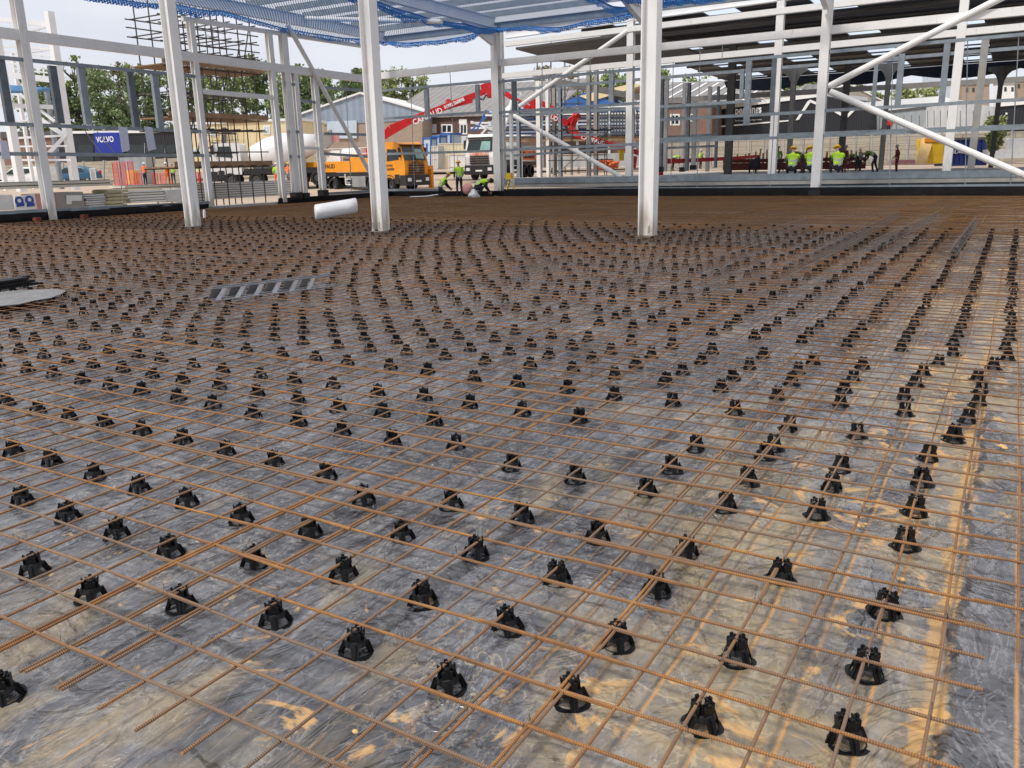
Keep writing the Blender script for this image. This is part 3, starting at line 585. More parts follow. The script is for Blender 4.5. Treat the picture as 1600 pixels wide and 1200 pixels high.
column(-23.05, 36, -.06, 8.2, .40, .36, 'white steel column with black foot beside the standing yellow vest worker', ax='x')
column(-14.95, 36, -.06, 8.2, .30, .34, 'white wall column behind the right inner column')
column(-7.3, 36, .05, 8.6, .36, .36, 'white wall column on a black foot right of the kneeling yellow vest workers, holding two diagonal tubes', ax='x', base=.22)
column(.75, 36, .05, 8.6, .36, .36, 'white wall column just beyond the right edge of the photo')
for px in (767, 1276):
    for k, (zz) in enumerate((2.35, 4.15)): pass
def pbeam(wall, p, q, w_, h_, m, name, label, cat, off=0., group=None, kind='box', ext=0.):
    A = wall.pt(*p, off); B_ = wall.pt(*q, off); d = (B_-A).normalized(); A = A-d*ext; B_ = B_+d*ext; b = MB()
    if kind == 'box': b.beam(A, B_, w_, h_)
    elif kind == 'i': b.ibeam(A, B_, w_, h_)
    elif kind == 'c':
        n_ = wall.n; b.beam(A+Z*(h_/2-.01), B_+Z*(h_/2-.01), w_, .02); b.beam(A-Z*(h_/2-.01), B_-Z*(h_/2-.01), w_, .02); b.beam(A+n_*(w_/2-.01), B_+n_*(w_/2-.01), .02, h_-.042)
    elif kind == 'tube': b.tube([A, B_], w_, 12)
    return one(name, b, M[m], label, cat, group, smooth=False)
# big white beams
pbeam(W0, (-40, 46), (590, 126), .25, .34, 'white_steel', 'steel_beam', 'long white beam across the left wall, above the window posts', 'steel beam')
pbeam(W0, (285, 29), (592, 76), .16, .18, 'white_steel', 'eaves_beam', 'thin white eaves rail under the blue net on the left wall', 'steel beam')
pbeam(W1, (592, 119), (771, 100), .25, .33, 'white_steel', 'steel_beam', 'white beam from the middle inner column to the corner bay column', 'steel beam', off=-.03)
pbeam(W1, (775, 99), (1640, 13), .25, .31, 'white_steel', 'steel_beam', 'long white beam rising to the right across the near wall frame', 'steel beam', off=-.03)
GR = 'galvanised cladding rails of the near walls'
def rail(wall, p, q, lb, w_=.10, h_=.125, off=.05, m='galv', g=GR, kind='c'): return pbeam(wall, p, q, w_, h_, m, 'cladding_rail', lb, 'cladding rail', off, g, kind)
rail(W0, (-30, 87), (320, 121), 'upper galvanised rail of the left wall, over the window posts')
rail(W0, (-30, 192), (326, 206), 'galvanised rail of the left wall below the window posts, with white papers on it')
rail(W0, (-30, 240), (330, 243), 'lower galvanised rail of the left wall in front of the white pickup')
rail(W0, (-30, 334), (333, 316), 'bottom galvanised rail of the left wall, above the black upstand', h_=.12)
for k, (a, q, lb) in enumerate([((444, 131), (460, 132), 'between the two white posts left of the thick column, top one'), ((450, 206), (466, 206), 'between the two white posts left of the thick column, middle one'), ((452, 244), (468, 245), 'between the two white posts left of the thick column, lowest one'), ((461, 132), (466, 133), 'short stub right of the thick column, top'), ((466, 206), (470, 206), 'short stub right of the thick column, middle'), ((467, 157), (495, 160), 'upper one right of the slim post'), ((470, 231), (500, 232), 'white one right of the slim post'), ((508, 137), (590, 143), 'upper one left of the middle inner column'), ((506, 209), (592, 211), 'middle one left of the middle inner column'), ((505, 240), (592, 246), 'lower one over the orange truck, left of the inner column'), ((505, 303), (592, 298), 'at the floor in front of the orange truck'), ((316, 143), (432, 153), 'white one across the scaffolded opening')]):
    rail(W0, a, q, 'rail '+lb, m='white_steel' if 'white one' in lb else 'galv', h_=.2 if 'across' in lb else .13)
rail(W1, (592, 142), (767, 127), 'upper rail over the red boom, left of the corner bay column')
rail(W1, (592, 186), (765, 175), 'middle rail crossing the red boom, left of the corner bay column')
rail(W1, (592, 241), (766, 236), 'lower rail in front of the two trucks', h_=.12)
rail(W1, (592, 297), (690, 297), 'bottom rail left of the kneeling worker', h_=.12)
rail(W1, (776, 128), (1640, 50), 'top rail of the near right wall, just under the white beams')
rail(W1, (776, 176), (1000, 161), 'middle rail of the bay behind the white pump truck')
rail(W1, (1022, 188), (1283, 174), 'middle rail of the bay in front of the black building')
rail(W1, (1289, 173), (1640, 153), 'middle rail of the bay at the right edge')
rail(W1, (777, 235), (1000, 225), 'lower rail of the bay behind the white pump truck', h_=.12)
rail(W1, (1022, 222), (1280, 213), 'lower rail of the bay with the kneeling workers', h_=.12)
rail(W1, (1287, 212), (1640, 198), 'lower rail of the bay at the right edge', h_=.12)
rail(W1, (782, 297), (1640, 289), 'bottom rail along the foot of the near right wall', h_=.10, w_=.2)
# window jambs
GJ = 'galvanised window jambs of the near walls'
def jamb(wall, p, q, lb, w_=.20, m='galv', g=GJ, off=-.02):
    A = wall.pt(*p, off); B_ = wall.pt(*q, off); x = (A+B_)/2; b = MB(); t = wall.t*w_/2; n_ = wall.n*.08
    z1, z0 = A.z, B_.z; c = Vector((x.x, x.y, 0))
    for s_ in (-1, 1): e = c+t*s_; b.poly([e+n_+Z*z0, e-n_+Z*z0, e-n_+Z*z1, e+n_+Z*z1], -t*s_*.12)
    e = c+n_; b.poly([e-t*.88+Z*z0, e+t*.88+Z*z0, e+t*.88+Z*z1, e-t*.88+Z*z1], -wall.n*.012)
    one('window_jamb', b, M[m], lb, 'window jamb', g)
for a, q, lb, m in (((83, 103), (92, 193), 'dark galvanised jamb right of the leftmost white column, first of four', 'galv_shade'), ((126, 105), (137, 195), 'pale galvanised jamb, second of four left of the left inner column', 'galv'), ((203, 113), (212, 199), 'dark galvanised jamb, third of four left of the left inner column', 'galv_shade'), ((241, 116), (250, 200), 'pale galvanised jamb, fourth of four beside the left inner column', 'galv'), ((3, 92), (12, 192), 'galvanised jamb at the left edge of the photo', 'galv_shade')):
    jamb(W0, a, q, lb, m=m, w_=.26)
jamb(W1, (667, 138), (667, 181), 'short jamb in front of the letters on the red boom', w_=.24)
jamb(W1, (746, 132), (747, 174), 'short jamb near the elbow of the red boom', w_=.2)
jamb(W1, (803, 126), (804, 173), 'short dark jamb right of the corner bay column', m='galv_shade', w_=.22)
jamb(W1, (798, 175), (801, 292), 'tall slim white jamb in front of the white pump truck', m='white_steel', w_=.14)
# sag rods
GS = 'thin sag rods between the cladding rails'
def rod(wall, p, q, lb, off=.0, r=.018, m='galv'): pbeam(wall, p, q, r, 0, m, 'sag_rod', lb, 'sag rod', off, GS, 'tube')
for wall, a, q in ((W0, (133, 205), (160, 242)), (W0, (152, 206), (181, 241)), (W0, (185, 241), (193, 326)), (W0, (540, 130), (549, 300)), (W1, (641, 118), (648, 297)), (W1, (703, 110), (711, 270)), (W1, (847, 95), (847, 296)), (W1, (922, 88), (922, 294)), (W1, (1094, 70), (1089, 292)), (W1, (1210, 175), (1203, 292)), (W1, (1395, 80), (1390, 290)), (W1, (1512, 60), (1508, 289)), (W1, (1592, 54), (1579, 288)), (W1, (1129, 68), (1128, 98)), (W1, (1052, 97), (1048, 292))):
    rod(wall, a, q, 'thin vertical rod crossing the rails of the %s wall near %d%% across the photo' % ('left' if wall is W0 else 'right', round(a[0]/16)))
# diagonal tubes
pbeam(W0, (449, 38), (577, 268), .11, 0, 'white_steel', 'brace_tube', 'white diagonal tube descending to the middle inner column', 'brace', .2, None, 'tube')
pbeam(W1, (1297, 134), (1640, -42), .13, 0, 'white_steel', 'brace_tube', 'white diagonal tube rising to the top right corner', 'brace', .15, None, 'tube')
pbeam(W1, (1297, 143), (1640, 291), .13, 0, 'white_steel', 'brace_tube', 'white diagonal tube falling to the right edge past the blue skip', 'brace', .15, None, 'tube')
pbeam(W2, (812, 166), (981, 48), .12, 0, 'white_steel', 'brace_tube', 'thin white diagonal tube rising behind the corner bay column', 'brace', .12, None, 'tube')
pbeam(W2, (803, 181), (972, 277), .12, 0, 'white_steel', 'brace_tube', 'white diagonal tube falling over the white pump truck to the floor edge', 'brace', .12, None, 'tube')
# second frame line (W2)
for px, py, wd, lb, ax in ((787, 285, .26, 'white post of the second frame just right of the corner bay column', 'x'), (983, 277, .34, 'white column of the second frame left of the right inner column', 'x'), (1206, 273, .34, 'white column of the second frame in front of the black building', 'x'), (1479, 266, .34, 'white column of the second frame beside the yellow skip', 'x')):
    q = W2.pt(px, py); column(q.x, 40, q.z-.1, 9, wd, .3, lb, ax=ax)
pbeam(W2, (790, 53), (1250, -12), .3, .5, 'white_far', 'eaves_girder', 'deep white eaves girder at the top of the second frame', 'steel beam', 0, None, 'i')
pbeam(W2, (790, 69), (1450, -10), .28, .26, 'white_steel', 'steel_beam', 'white beam just under the deep eaves girder', 'steel beam', 0.05)
pbeam(W2, (785, 119), (1640, 38), .25, .27, 'white_steel', 'steel_beam', 'lower long white beam of the second frame crossing the dark roof', 'steel beam')
G2 = 'galvanised rails of the second frame'
for a, q, lb, h_ in (((785, 142), (1640, 71), 'thin rail of the second frame under the lower white beam', .14), ((785, 182), (1190, 157), 'rail of the second frame behind the tall jambs', .13), ((1000, 219), (1640, 195), 'upper of the two low rails in front of the concrete panel wall', .14), ((790, 244), (1000, 229), 'low rail of the second frame behind the white pump truck', .12)):
    rail(W2, a, q, lb, h_=h_, g=G2)
pbeam(W2, (782, 283), (1640, 270), .3, .30, 'galv', 'floor_edge_channel', 'wide galvanised channel along the raised floor edge at the right', 'edge channel', .1, None, 'c')
pbeam(W2, (782, 291), (1640, 280), .3, .16, 'girder', 'floor_edge_channel', 'dull grey ledge under the galvanised floor edge channel', 'edge channel', .25, None, 'box')
b = MB(); A = W2.pt(775, 298); B_ = W2.pt(1640, 285); b.poly([A+Vector((0, .1, -1.)), B_+Vector((0, .1, -1.)), B_+Vector((0, .1, .1)), A+Vector((0, .1, .1))], (0, .1, 0)); one('plinth_wall', b, M['galv_shade'], 'dark plinth below the raised floor edge', 'plinth')
for a, q, lb, w_, m in (((955, 112), (956, 160), 'jamb of the second frame left of the white column', .26, 'galv'), ((1043, 100), (1160, 112), '', 0, ''), ((1160, 108), (1159, 154), 'short jamb above the black building sign', .18, 'galv'), ((1171, 94), (1166, 196), 'tall jamb hanging over the black building sign', .26, 'galv'), ((1212, 90), (1205, 176), 'dark jamb against the white column of the second frame', .22, 'galv_shade'), ((1369, 96), (1365, 166), 'slim jamb left of the pair in the right bay', .16, 'galv'), ((1409, 84), (1403, 165), 'pale jamb in the middle of the right bay', .24, 'galv'), ((1479, 66), (1473, 160), 'pale bluish jamb beside the second frame column at right', .24, 'galv'), ((1535, 60), (1522, 264), 'tall dark jamb right of the blue skip', .28, 'girder')):
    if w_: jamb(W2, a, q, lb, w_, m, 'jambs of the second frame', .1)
# black membrane upstand round the floor
def upstand(pts, z0, z1, lab):
    b = MB(); o = []; fs = []
    k = 0
    for a, q in zip(pts[:-1], pts[1:]):
        a = Vector((*a, 0)); q = Vector((*q, 0)); L = (q-a).length; n_ = int(L/.35)
        for i in range(n_+1):
            p = a+(q-a)*i/n_; w_ = noise.noise_vector(p*1.3)*.06; nn = Vector((-(q-a).y, (q-a).x, 0)).normalized()
            for j, (zz, of) in enumerate(((z0, .28), (z0+.06, .12), ((z0+z1)/2, .04), (z1, 0))): o.append(p-nn*(of+w_.x*(1 if j < 3 else .3))+Z*(zz+w_.z*(1 if 0 < j < 3 else 0)))
            if i: s_ = len(o)-8; fs += [(s_+j, s_+j+4, s_+j+5, s_+j+1) for j in range(3)]
    b.add(o, fs); return one('membrane_upstand', b, M['black_dpm'], lab, 'membrane', smooth=True)
upstand([(-29.9, 35.8), (-29.9, 27.2)], -.12, .28, 'black plastic sheet turned up along the wall foot in front of the orange truck'); 
upstand([(-29.9, 23.2), (-29.9, 8)], -.12, .30, 'crumpled black plastic sheet turned up along the foot of the left wall')
upstand([(-22.6, 35.75), (-29.9, 35.75)], -.12, .28, 'black plastic sheet turned up left of the corner bay column behind the kneeling workers')
upstand([(2.5, 35.75), (-22.6, 35.75)], -.12, .36, 'long black plastic sheet turned up along the foot of the right wall')
b = MB(); b.box(-30.3, -30.02, 8, 36.4, -.6, .1); b.box(-30.02, 17, 36.1, 36.4, -.6, .1); one('kerb_wall', b, M['concrete'], 'low concrete ground beam under the near walls', 'ground beam')
b = MB(); b.box(-26, 17, 36.42, 40.2, -.6, .15); struct(b.build('trench_floor', M['concrete']))
# ---------------------------------------------------------------- roof over our floor: rafters, purlins, net
def rz_(y): return 8.06+(36-y)*.008
GF = 'white rafters of the near roof'
for x, lb in ((-30, 'white rafter over the left wall, seen through the blue net'), (-23.05, 'white rafter running from the corner bay column towards the camera'), (-14.95, 'white rafter over the right inner column line'), (-7.3, 'white rafter above the right bay')):
    b = MB(); b.ibeam((x, 36, rz_(36)+.28), (x, 12, rz_(12)+.28), .25, .5)
    if x > -29: b.poly([(x-.012, 35.8, rz_(36)+.02), (x-.012, 35.8, rz_(36)-.75), (x-.012, 35.6, rz_(36)-.75), (x-.012, 33.2, rz_(33.2)+.02)], (.024, 0, 0)); b.beam((x, 35.7, rz_(36)-.76), (x, 33.1, rz_(33.2)+.0), .22, .02)
    one('rafter', b, M['white_far'], lb, 'rafter', GF)
GP = 'purlins of the near roof above the blue net'
for k in range(9):
    y = 35.8-1.75*k; x0, x1 = -30.6, -6.5
    b = MB(); A = Vector((x0, y, rz_(y)+.66)); B_ = Vector((x1, y, rz_(y)+.66)); b.beam(A+Z*.12, B_+Z*.12, .09, .02); b.beam(A-Z*.12, B_-Z*.12, .09, .02); b.beam(A+Vector((0, -.03, 0)), B_+Vector((0, -.03, 0)), .02, .22)
    one('purlin', b, M['galv'], 'galvanised roof purlin, %s from the eaves, above the blue net' % ['first', 'second', 'third', 'fourth', 'fifth', 'sixth', 'seventh', 'eighth', 'ninth'][k], 'purlin', GP)
b = MB(); b.ibeam((-30, 36, 8.2), (-6, 36, 8.2), .2, .32); one('eaves_beam', b, M['galv'], 'grey blue eaves beam along the top of the near right wall', 'steel beam')
pbeam(Wall((0, 30), (10, 30)), (448, 28), (690, 34), .1, 0, 'white_far', 'brace_tube', 'pale roof brace tube under the net left of the middle inner column', 'brace', 0, None, 'tube')
def net_mat(nm_, fr, wd_, obj=False):
    m = bpy.data.materials.new(nm_); m.use_nodes = True; nt = m.node_tree; b = nt.nodes['Principled BSDF']; L = nt.links.new
    b.inputs['Base Color'].default_value = (.03, .26, .72, 1); b.inputs['Roughness'].default_value = .7
    at = nt.nodes.new('ShaderNodeTexCoord'); sp = nt.nodes.new('ShaderNodeSeparateXYZ'); o = []
    if obj:
        r_ = nt.nodes.new('ShaderNodeMapping'); r_.inputs['Rotation'].default_value = (.9, .7, .5); L(at.outputs['Object'], r_.inputs['Vector']); L(r_.outputs['Vector'], sp.inputs[0])
    else: L(at.outputs['UV'], sp.inputs[0])
    for op in ('ADD', 'SUBTRACT'):
        a = nt.nodes.new('ShaderNodeMath'); a.operation = op; L(sp.outputs['X'], a.inputs[0]); L(sp.outputs['Y'], a.inputs[1])
        c = nt.nodes.new('ShaderNodeMath'); c.operation = 'MULTIPLY'; c.inputs[1].default_value = fr; L(a.outputs[0], c.inputs[0])
        f = nt.nodes.new('ShaderNodeMath'); f.operation = 'FRACT'; L(c.outputs[0], f.inputs[0])
        g = nt.nodes.new('ShaderNodeMath'); g.operation = 'LESS_THAN'; g.inputs[1].default_value = wd_; L(f.outputs[0], g.inputs[0]); o.append(g)
    mx_ = nt.nodes.new('ShaderNodeMath'); mx_.operation = 'MAXIMUM'; L(o[0].outputs[0], mx_.inputs[0]); L(o[1].outputs[0], mx_.inputs[1]); L(mx_.outputs[0], b.inputs['Alpha'])
    return m
M['net'] = net_mat('blue_net', 7., .25); M['netband'] = net_mat('blue_net_fold', 9., .36, True); M['netrope'] = mat('net_rope', (.015, .10, .34), .8, 0, .3, 8.)
def net(x0, x1, y0, y1, sag, lab, seed, edge_sag=.22):
    nx, ny = 36, 36; vs = []; uv = []
    for j in range(ny+1):
        for i in range(nx+1):
            u, v = i/nx, j/ny; x = x0+(x1-x0)*u; y = y0+(y1-y0)*v
            eu = abs(math.sin(u*math.pi*3))*edge_sag*(1 if v in (0, 1) else 0)
            z = rz_(y)-.02-sag*(math.sin(u*math.pi)**.7)*(math.sin(v*math.pi)**.7)-.25*(math.sin(u*math.pi)+.0)-.25*abs(math.sin(v*math.pi*2))*(1-math.sin(u*math.pi)) + noise.noise(Vector((x*.6, y*.6, seed)))*.12
            vs.append((x, y, z)); uv.append((x+z*.7, y+z*.7))
    fs = [(j*(nx+1)+i, j*(nx+1)+i+1, (j+1)*(nx+1)+i+1, (j+1)*(nx+1)+i) for j in range(ny) for i in range(nx)]
    me = bpy.data.meshes.new('safety_net'); me.from_pydata(vs, [], fs); me.materials.append(M['net']); ul = me.uv_layers.new(name='UVMap')
    for lp in me.loops: ul.data[lp.index].uv = uv[lp.vertex_index]
    o = bpy.data.objects.new('safety_net', me); COL.objects.link(o); tag(o, lab, 'safety net')
    b = MB(); V = lambda i, j: Vector(vs[j*(nx+1)+i]); edges = ([V(i, ny) for i in range(nx+1)], [V(0, j) for j in range(ny+1)], [V(nx, j) for j in range(ny+1)])
    for pts in edges: b.tube(pts, .03, 5)
    b.build('edge_rope', M['netrope'], o)
    # gathered band of loose net folded over each edge rope
    for pts in edges:
        b = MB(); o_ = []
        for i, p in enumerate(pts):
            for sub in range(3):
                q = p if i == len(pts)-1 else p.lerp(pts[i+1], sub/3); w_ = noise.noise_vector(q*2.1)*.12; hh = .20+.22*noise.noise(q*.5+Vector((seed, 0, 0)))+.08*noise.noise(q*2.3)
                for j, (zz, of) in enumerate(((.02, 0), (-hh*.5, .06), (-hh, .0), (-hh*.45, -.07), (.02, -.01))): o_.append(q+Vector((of+w_.x*(zz < 0), of+w_.y*(zz < 0), zz)))
                if i == len(pts)-1: break
        m_ = len(o_)//5; b.add(o_, [(5*k+j, 5*k+j+1, 5*k+j+6, 5*k+j+5) for k in range(m_-1) for j in range(4)]); b.build('folded_edge', M['netband'], o)
net(-29.8, -23.3, 14, 35.6, .35, 'blue safety net hanging under the roof at the upper left', 1)
net(-22.9, -15.2, 14, 35.6, .35, 'blue safety net under the roof between the middle and right inner columns', 2)
net(-14.7, -7.5, 14, 33, .3, 'blue safety net at the top edge right of the right inner column', 3)
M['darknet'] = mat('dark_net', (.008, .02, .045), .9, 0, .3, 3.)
# ---------------------------------------------------------------- canopy building behind the second frame
cr = thing('canopy_roof', 'dark metal deck roof on columns seen from below at the upper right, with pale rooflights', 'roof', (-8, 52, 9))
RX0, RX1, RY0, RY1 = -22.5, 26, 40.9, 73
def cz(x, y): return 9.1-.030*(y-41)
RLX = [-20.5+5.4*k for k in range(9)]; RLY = [42.6, 51.5, 60.6, 68.0]
xc = sorted([RX0, RX1]+RLX+[x+1.8 for x in RLX]); yc = sorted([RY0, RY1]+RLY+[y+4.3 for y in RLY])
b = MB(); br = []
for j in range(len(yc)-1):
    for i in range(len(xc)-1):
        xa, xb, ya, yb = xc[i], xc[i+1], yc[j], yc[j+1]; op = (xa in RLX) and (ya in RLY)
        if op: br.append((xa, xb, ya, yb)); continue
        b.hexa([(xa, ya, cz(0, ya)), (xb, ya, cz(0, ya)), (xb, yb, cz(0, yb)), (xa, yb, cz(0, yb)), (xa, ya, cz(0, ya)+.1), (xb, ya, cz(0, ya)+.1), (xb, yb, cz(0, yb)+.1), (xa, yb, cz(0, yb)+.1)])
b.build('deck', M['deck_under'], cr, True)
for xa, xb, ya, yb in br:
    b = MB(); b.add([(xa, ya, cz(0, ya)+.05), (xb, ya, cz(0, ya)+.05), (xb, yb, cz(0, yb)+.05), (xa, yb, cz(0, yb)+.05)], [(0, 1, 2, 3)]); b.build('rooflight', M['skylight'], cr, True)
for y in (51, 72.8):
    b = MB(); b.ibeam((RX0, y, cz(0, y)-.2), (RX1, y, cz(0, y)-.2), .2, .3); b.build('rafter', M['dark_steel'], cr, True)
for k in range(12):
    y = 42+2.6*k; b = MB(); b.beam((RX0, y, cz(0, y)-.07), (RX1, y, cz(0, y)-.07), .06, .1); b.build('purlin', M['dark_steel'], cr, True)
b = MB()
for k in range(40):
    t = k/39; b.add([], [])
sagp = [Vector((RX0+(RX1-RX0)*k/60, RY1+.1, cz(0, RY1)-.55-.45*abs(math.sin(k*.35)))) for k in range(61)]; top = [Vector((p.x, RY1-.6, cz(0, RY1)-.1)) for p in sagp]
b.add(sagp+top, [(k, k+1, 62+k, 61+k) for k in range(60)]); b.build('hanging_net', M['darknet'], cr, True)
GC = 'dark columns carrying the canopy roof'
for px, py, d, wd, lb in ((1137, 272, 50, .42, 'dark grey column in front of the black building sign'), (1232, 262, 62, .34, 'grey column with flared head left of the near wall column'), (1313, 262, 60, .42, 'dark column just right of the near wall column'), (1376, 262, 60, .32, 'column with flared head right of the crouching workers'), (1548, 260, 62, .32, 'dark column right of the blue skip')):
    q = gd(px, py, d); b = MB(); h0 = .5; h1 = cz(0, q.y)-.5; t = wd
    b.box(q.x-t/2, q.x+t/2, q.y-.15, q.y-.12, h0, h1); b.box(q.x-t/2, q.x+t/2, q.y+.12, q.y+.15, h0, h1); b.box(q.x-t/2, q.x-t/2+.03, q.y-.118, q.y+.118, h0, h1)
    if 'flared' in lb or 'right of the blue' in lb:
        for s_ in (-1, 1):
            P_ = [(q.x+s_*t/2, q.y, h1-1.4)]+[(q.x+s_*(t/2+.75*(1-math.cos(a))), q.y, h1-1.4+1.1*math.sin(a)) for a in (.4, .8, 1.2, 1.57)]+[(q.x+s_*(t/2+.75), q.y, h1), (q.x+s_*t/2, q.y, h1)]
            b.poly(P_, (0, .06, 0))
    one('canopy_column', b, M['girder' if 'flared' in lb else 'dark_steel'], lb, 'steel column', GC)
b = MB(); A = gd(1000, 152, 66); B_ = gd(1600, 124, 66); WM = Wall((A.x, A.y), (B_.x, B_.y)); b.beam(gd(860, 126, 60), gd(1030, 158, 66), .25, .4); b.beam(gd(1030, 158, 66), gd(1640, 121, 66), .25, .4); one('tie_beam', b, M['girder'], 'long thin brown grey beam across the back of the canopy building', 'steel beam')
b = MB(); A = Vector((-24.5, 41.5, 7.2)); b.poly([Vector((-24.8, 41, 7.75)), Vector((-17.2, 41, 7.9)), Vector((-17.2, 50, 7.7)), Vector((-24.8, 50, 7.5))], (0, 0, .12)); one('low_canopy', b, M['dark_steel'], 'small dark soffit left of the right inner column under the white girder', 'soffit')
# ---------------------------------------------------------------- people
def limb_mesh(V_, E_, R_s, root):
    me = bpy.data.meshes.new('p'); me.from_pydata(V_, E_, []); o = bpy.data.objects.new('p', me); COL.objects.link(o)
    md = o.modifiers.new('s', 'SKIN'); md.use_smooth_shade = True
    for i, r in enumerate(R_s): me.skin_vertices[0].data[i].radius = (r, r) if not isinstance(r, tuple) else r; me.skin_vertices[0].data[i].use_root = (i == root)
    o.modifiers.new('u', 'SUBSURF').levels = 1
    bpy.context.view_layer.update(); m2 = bpy.data.meshes.new_from_object(o.evaluated_get(bpy.context.evaluated_depsgraph_get()))
    bpy.data.objects.remove(o); bpy.data.meshes.remove(me); return m2
POSES = {
 'stand': dict(pel=(0, 0, .95), wai=(.0, 0, 1.1), che=(.01, 0, 1.3), nec=(.02, 0, 1.5), hd=(.05, 0, 1.66), el=[(-.05, .26, 1.18), (-.03, -.26, 1.18)], wr=[(.12, .22, 1.0), (.16, -.20, 1.02)], kn=[(.03, .11, .5), (.02, -.11, .5)], an=[(-.02, .12, .08), (-.03, -.12, .08)]),
 'walk': dict(pel=(0, 0, .93), wai=(.0, 0, 1.08), che=(.03, 0, 1.28), nec=(.05, 0, 1.48), hd=(.09, 0, 1.64), el=[(-.12, .25, 1.16), (.1, -.25, 1.16)], wr=[(-.02, .24, .95), (.28, -.22, 1.02)], kn=[(.17, .1, .5), (-.04, -.1, .5)], an=[(.22, .1, .09), (-.26, -.1, .14)]),
 'kneel': dict(pel=(-.1, 0, .42), wai=(-.05, 0, .56), che=(.10, 0, .75), nec=(.24, 0, .92), hd=(.34, 0, 1.05), el=[(.22, .26, .62), (.22, -.26, .62)], wr=[(.42, .18, .42), (.42, -.16, .42)], kn=[(.28, .14, .08), (.25, -.14, .2)], an=[(-.16, .13, .07), (-.14, -.13, .08)]),
 'sit': dict(pel=(0, 0, .30), wai=(.02, 0, .46), che=(.08, 0, .68), nec=(.15, 0, .88), hd=(.22, 0, 1.02), el=[(.16, .28, .60), (.16, -.28, .60)], wr=[(.40, .18, .5), (.40, -.18, .5)], kn=[(.42, .16, .42), (.42, -.16, .42)], an=[(.36, .14, .07), (.36, -.14, .07)]),
 'bend': dict(pel=(-.15, 0, .92), wai=(-.02, 0, 1.02), che=(.20, 0, 1.10), nec=(.40, 0, 1.08), hd=(.55, 0, 1.03), el=[(.32, .24, .84), (.32, -.24, .84)], wr=[(.45, .12, .62), (.45, -.10, .64)], kn=[(.05, .13, .5), (-.18, -.13, .5)], an=[(-.02, .14, .08), (-.35, -.14, .08)]),
 'crouch': dict(pel=(-.15, 0, .40), wai=(-.05, 0, .52), che=(.18, 0, .62), nec=(.38, 0, .66), hd=(.52, 0, .66), el=[(.30, .25, .42), (.30, -.25, .42)], wr=[(.46, .14, .2), (.46, -.14, .2)], kn=[(.22, .2, .42), (.2, -.2, .42)], an=[(-.05, .16, .07), (-.08, -.16, .07)]),
}
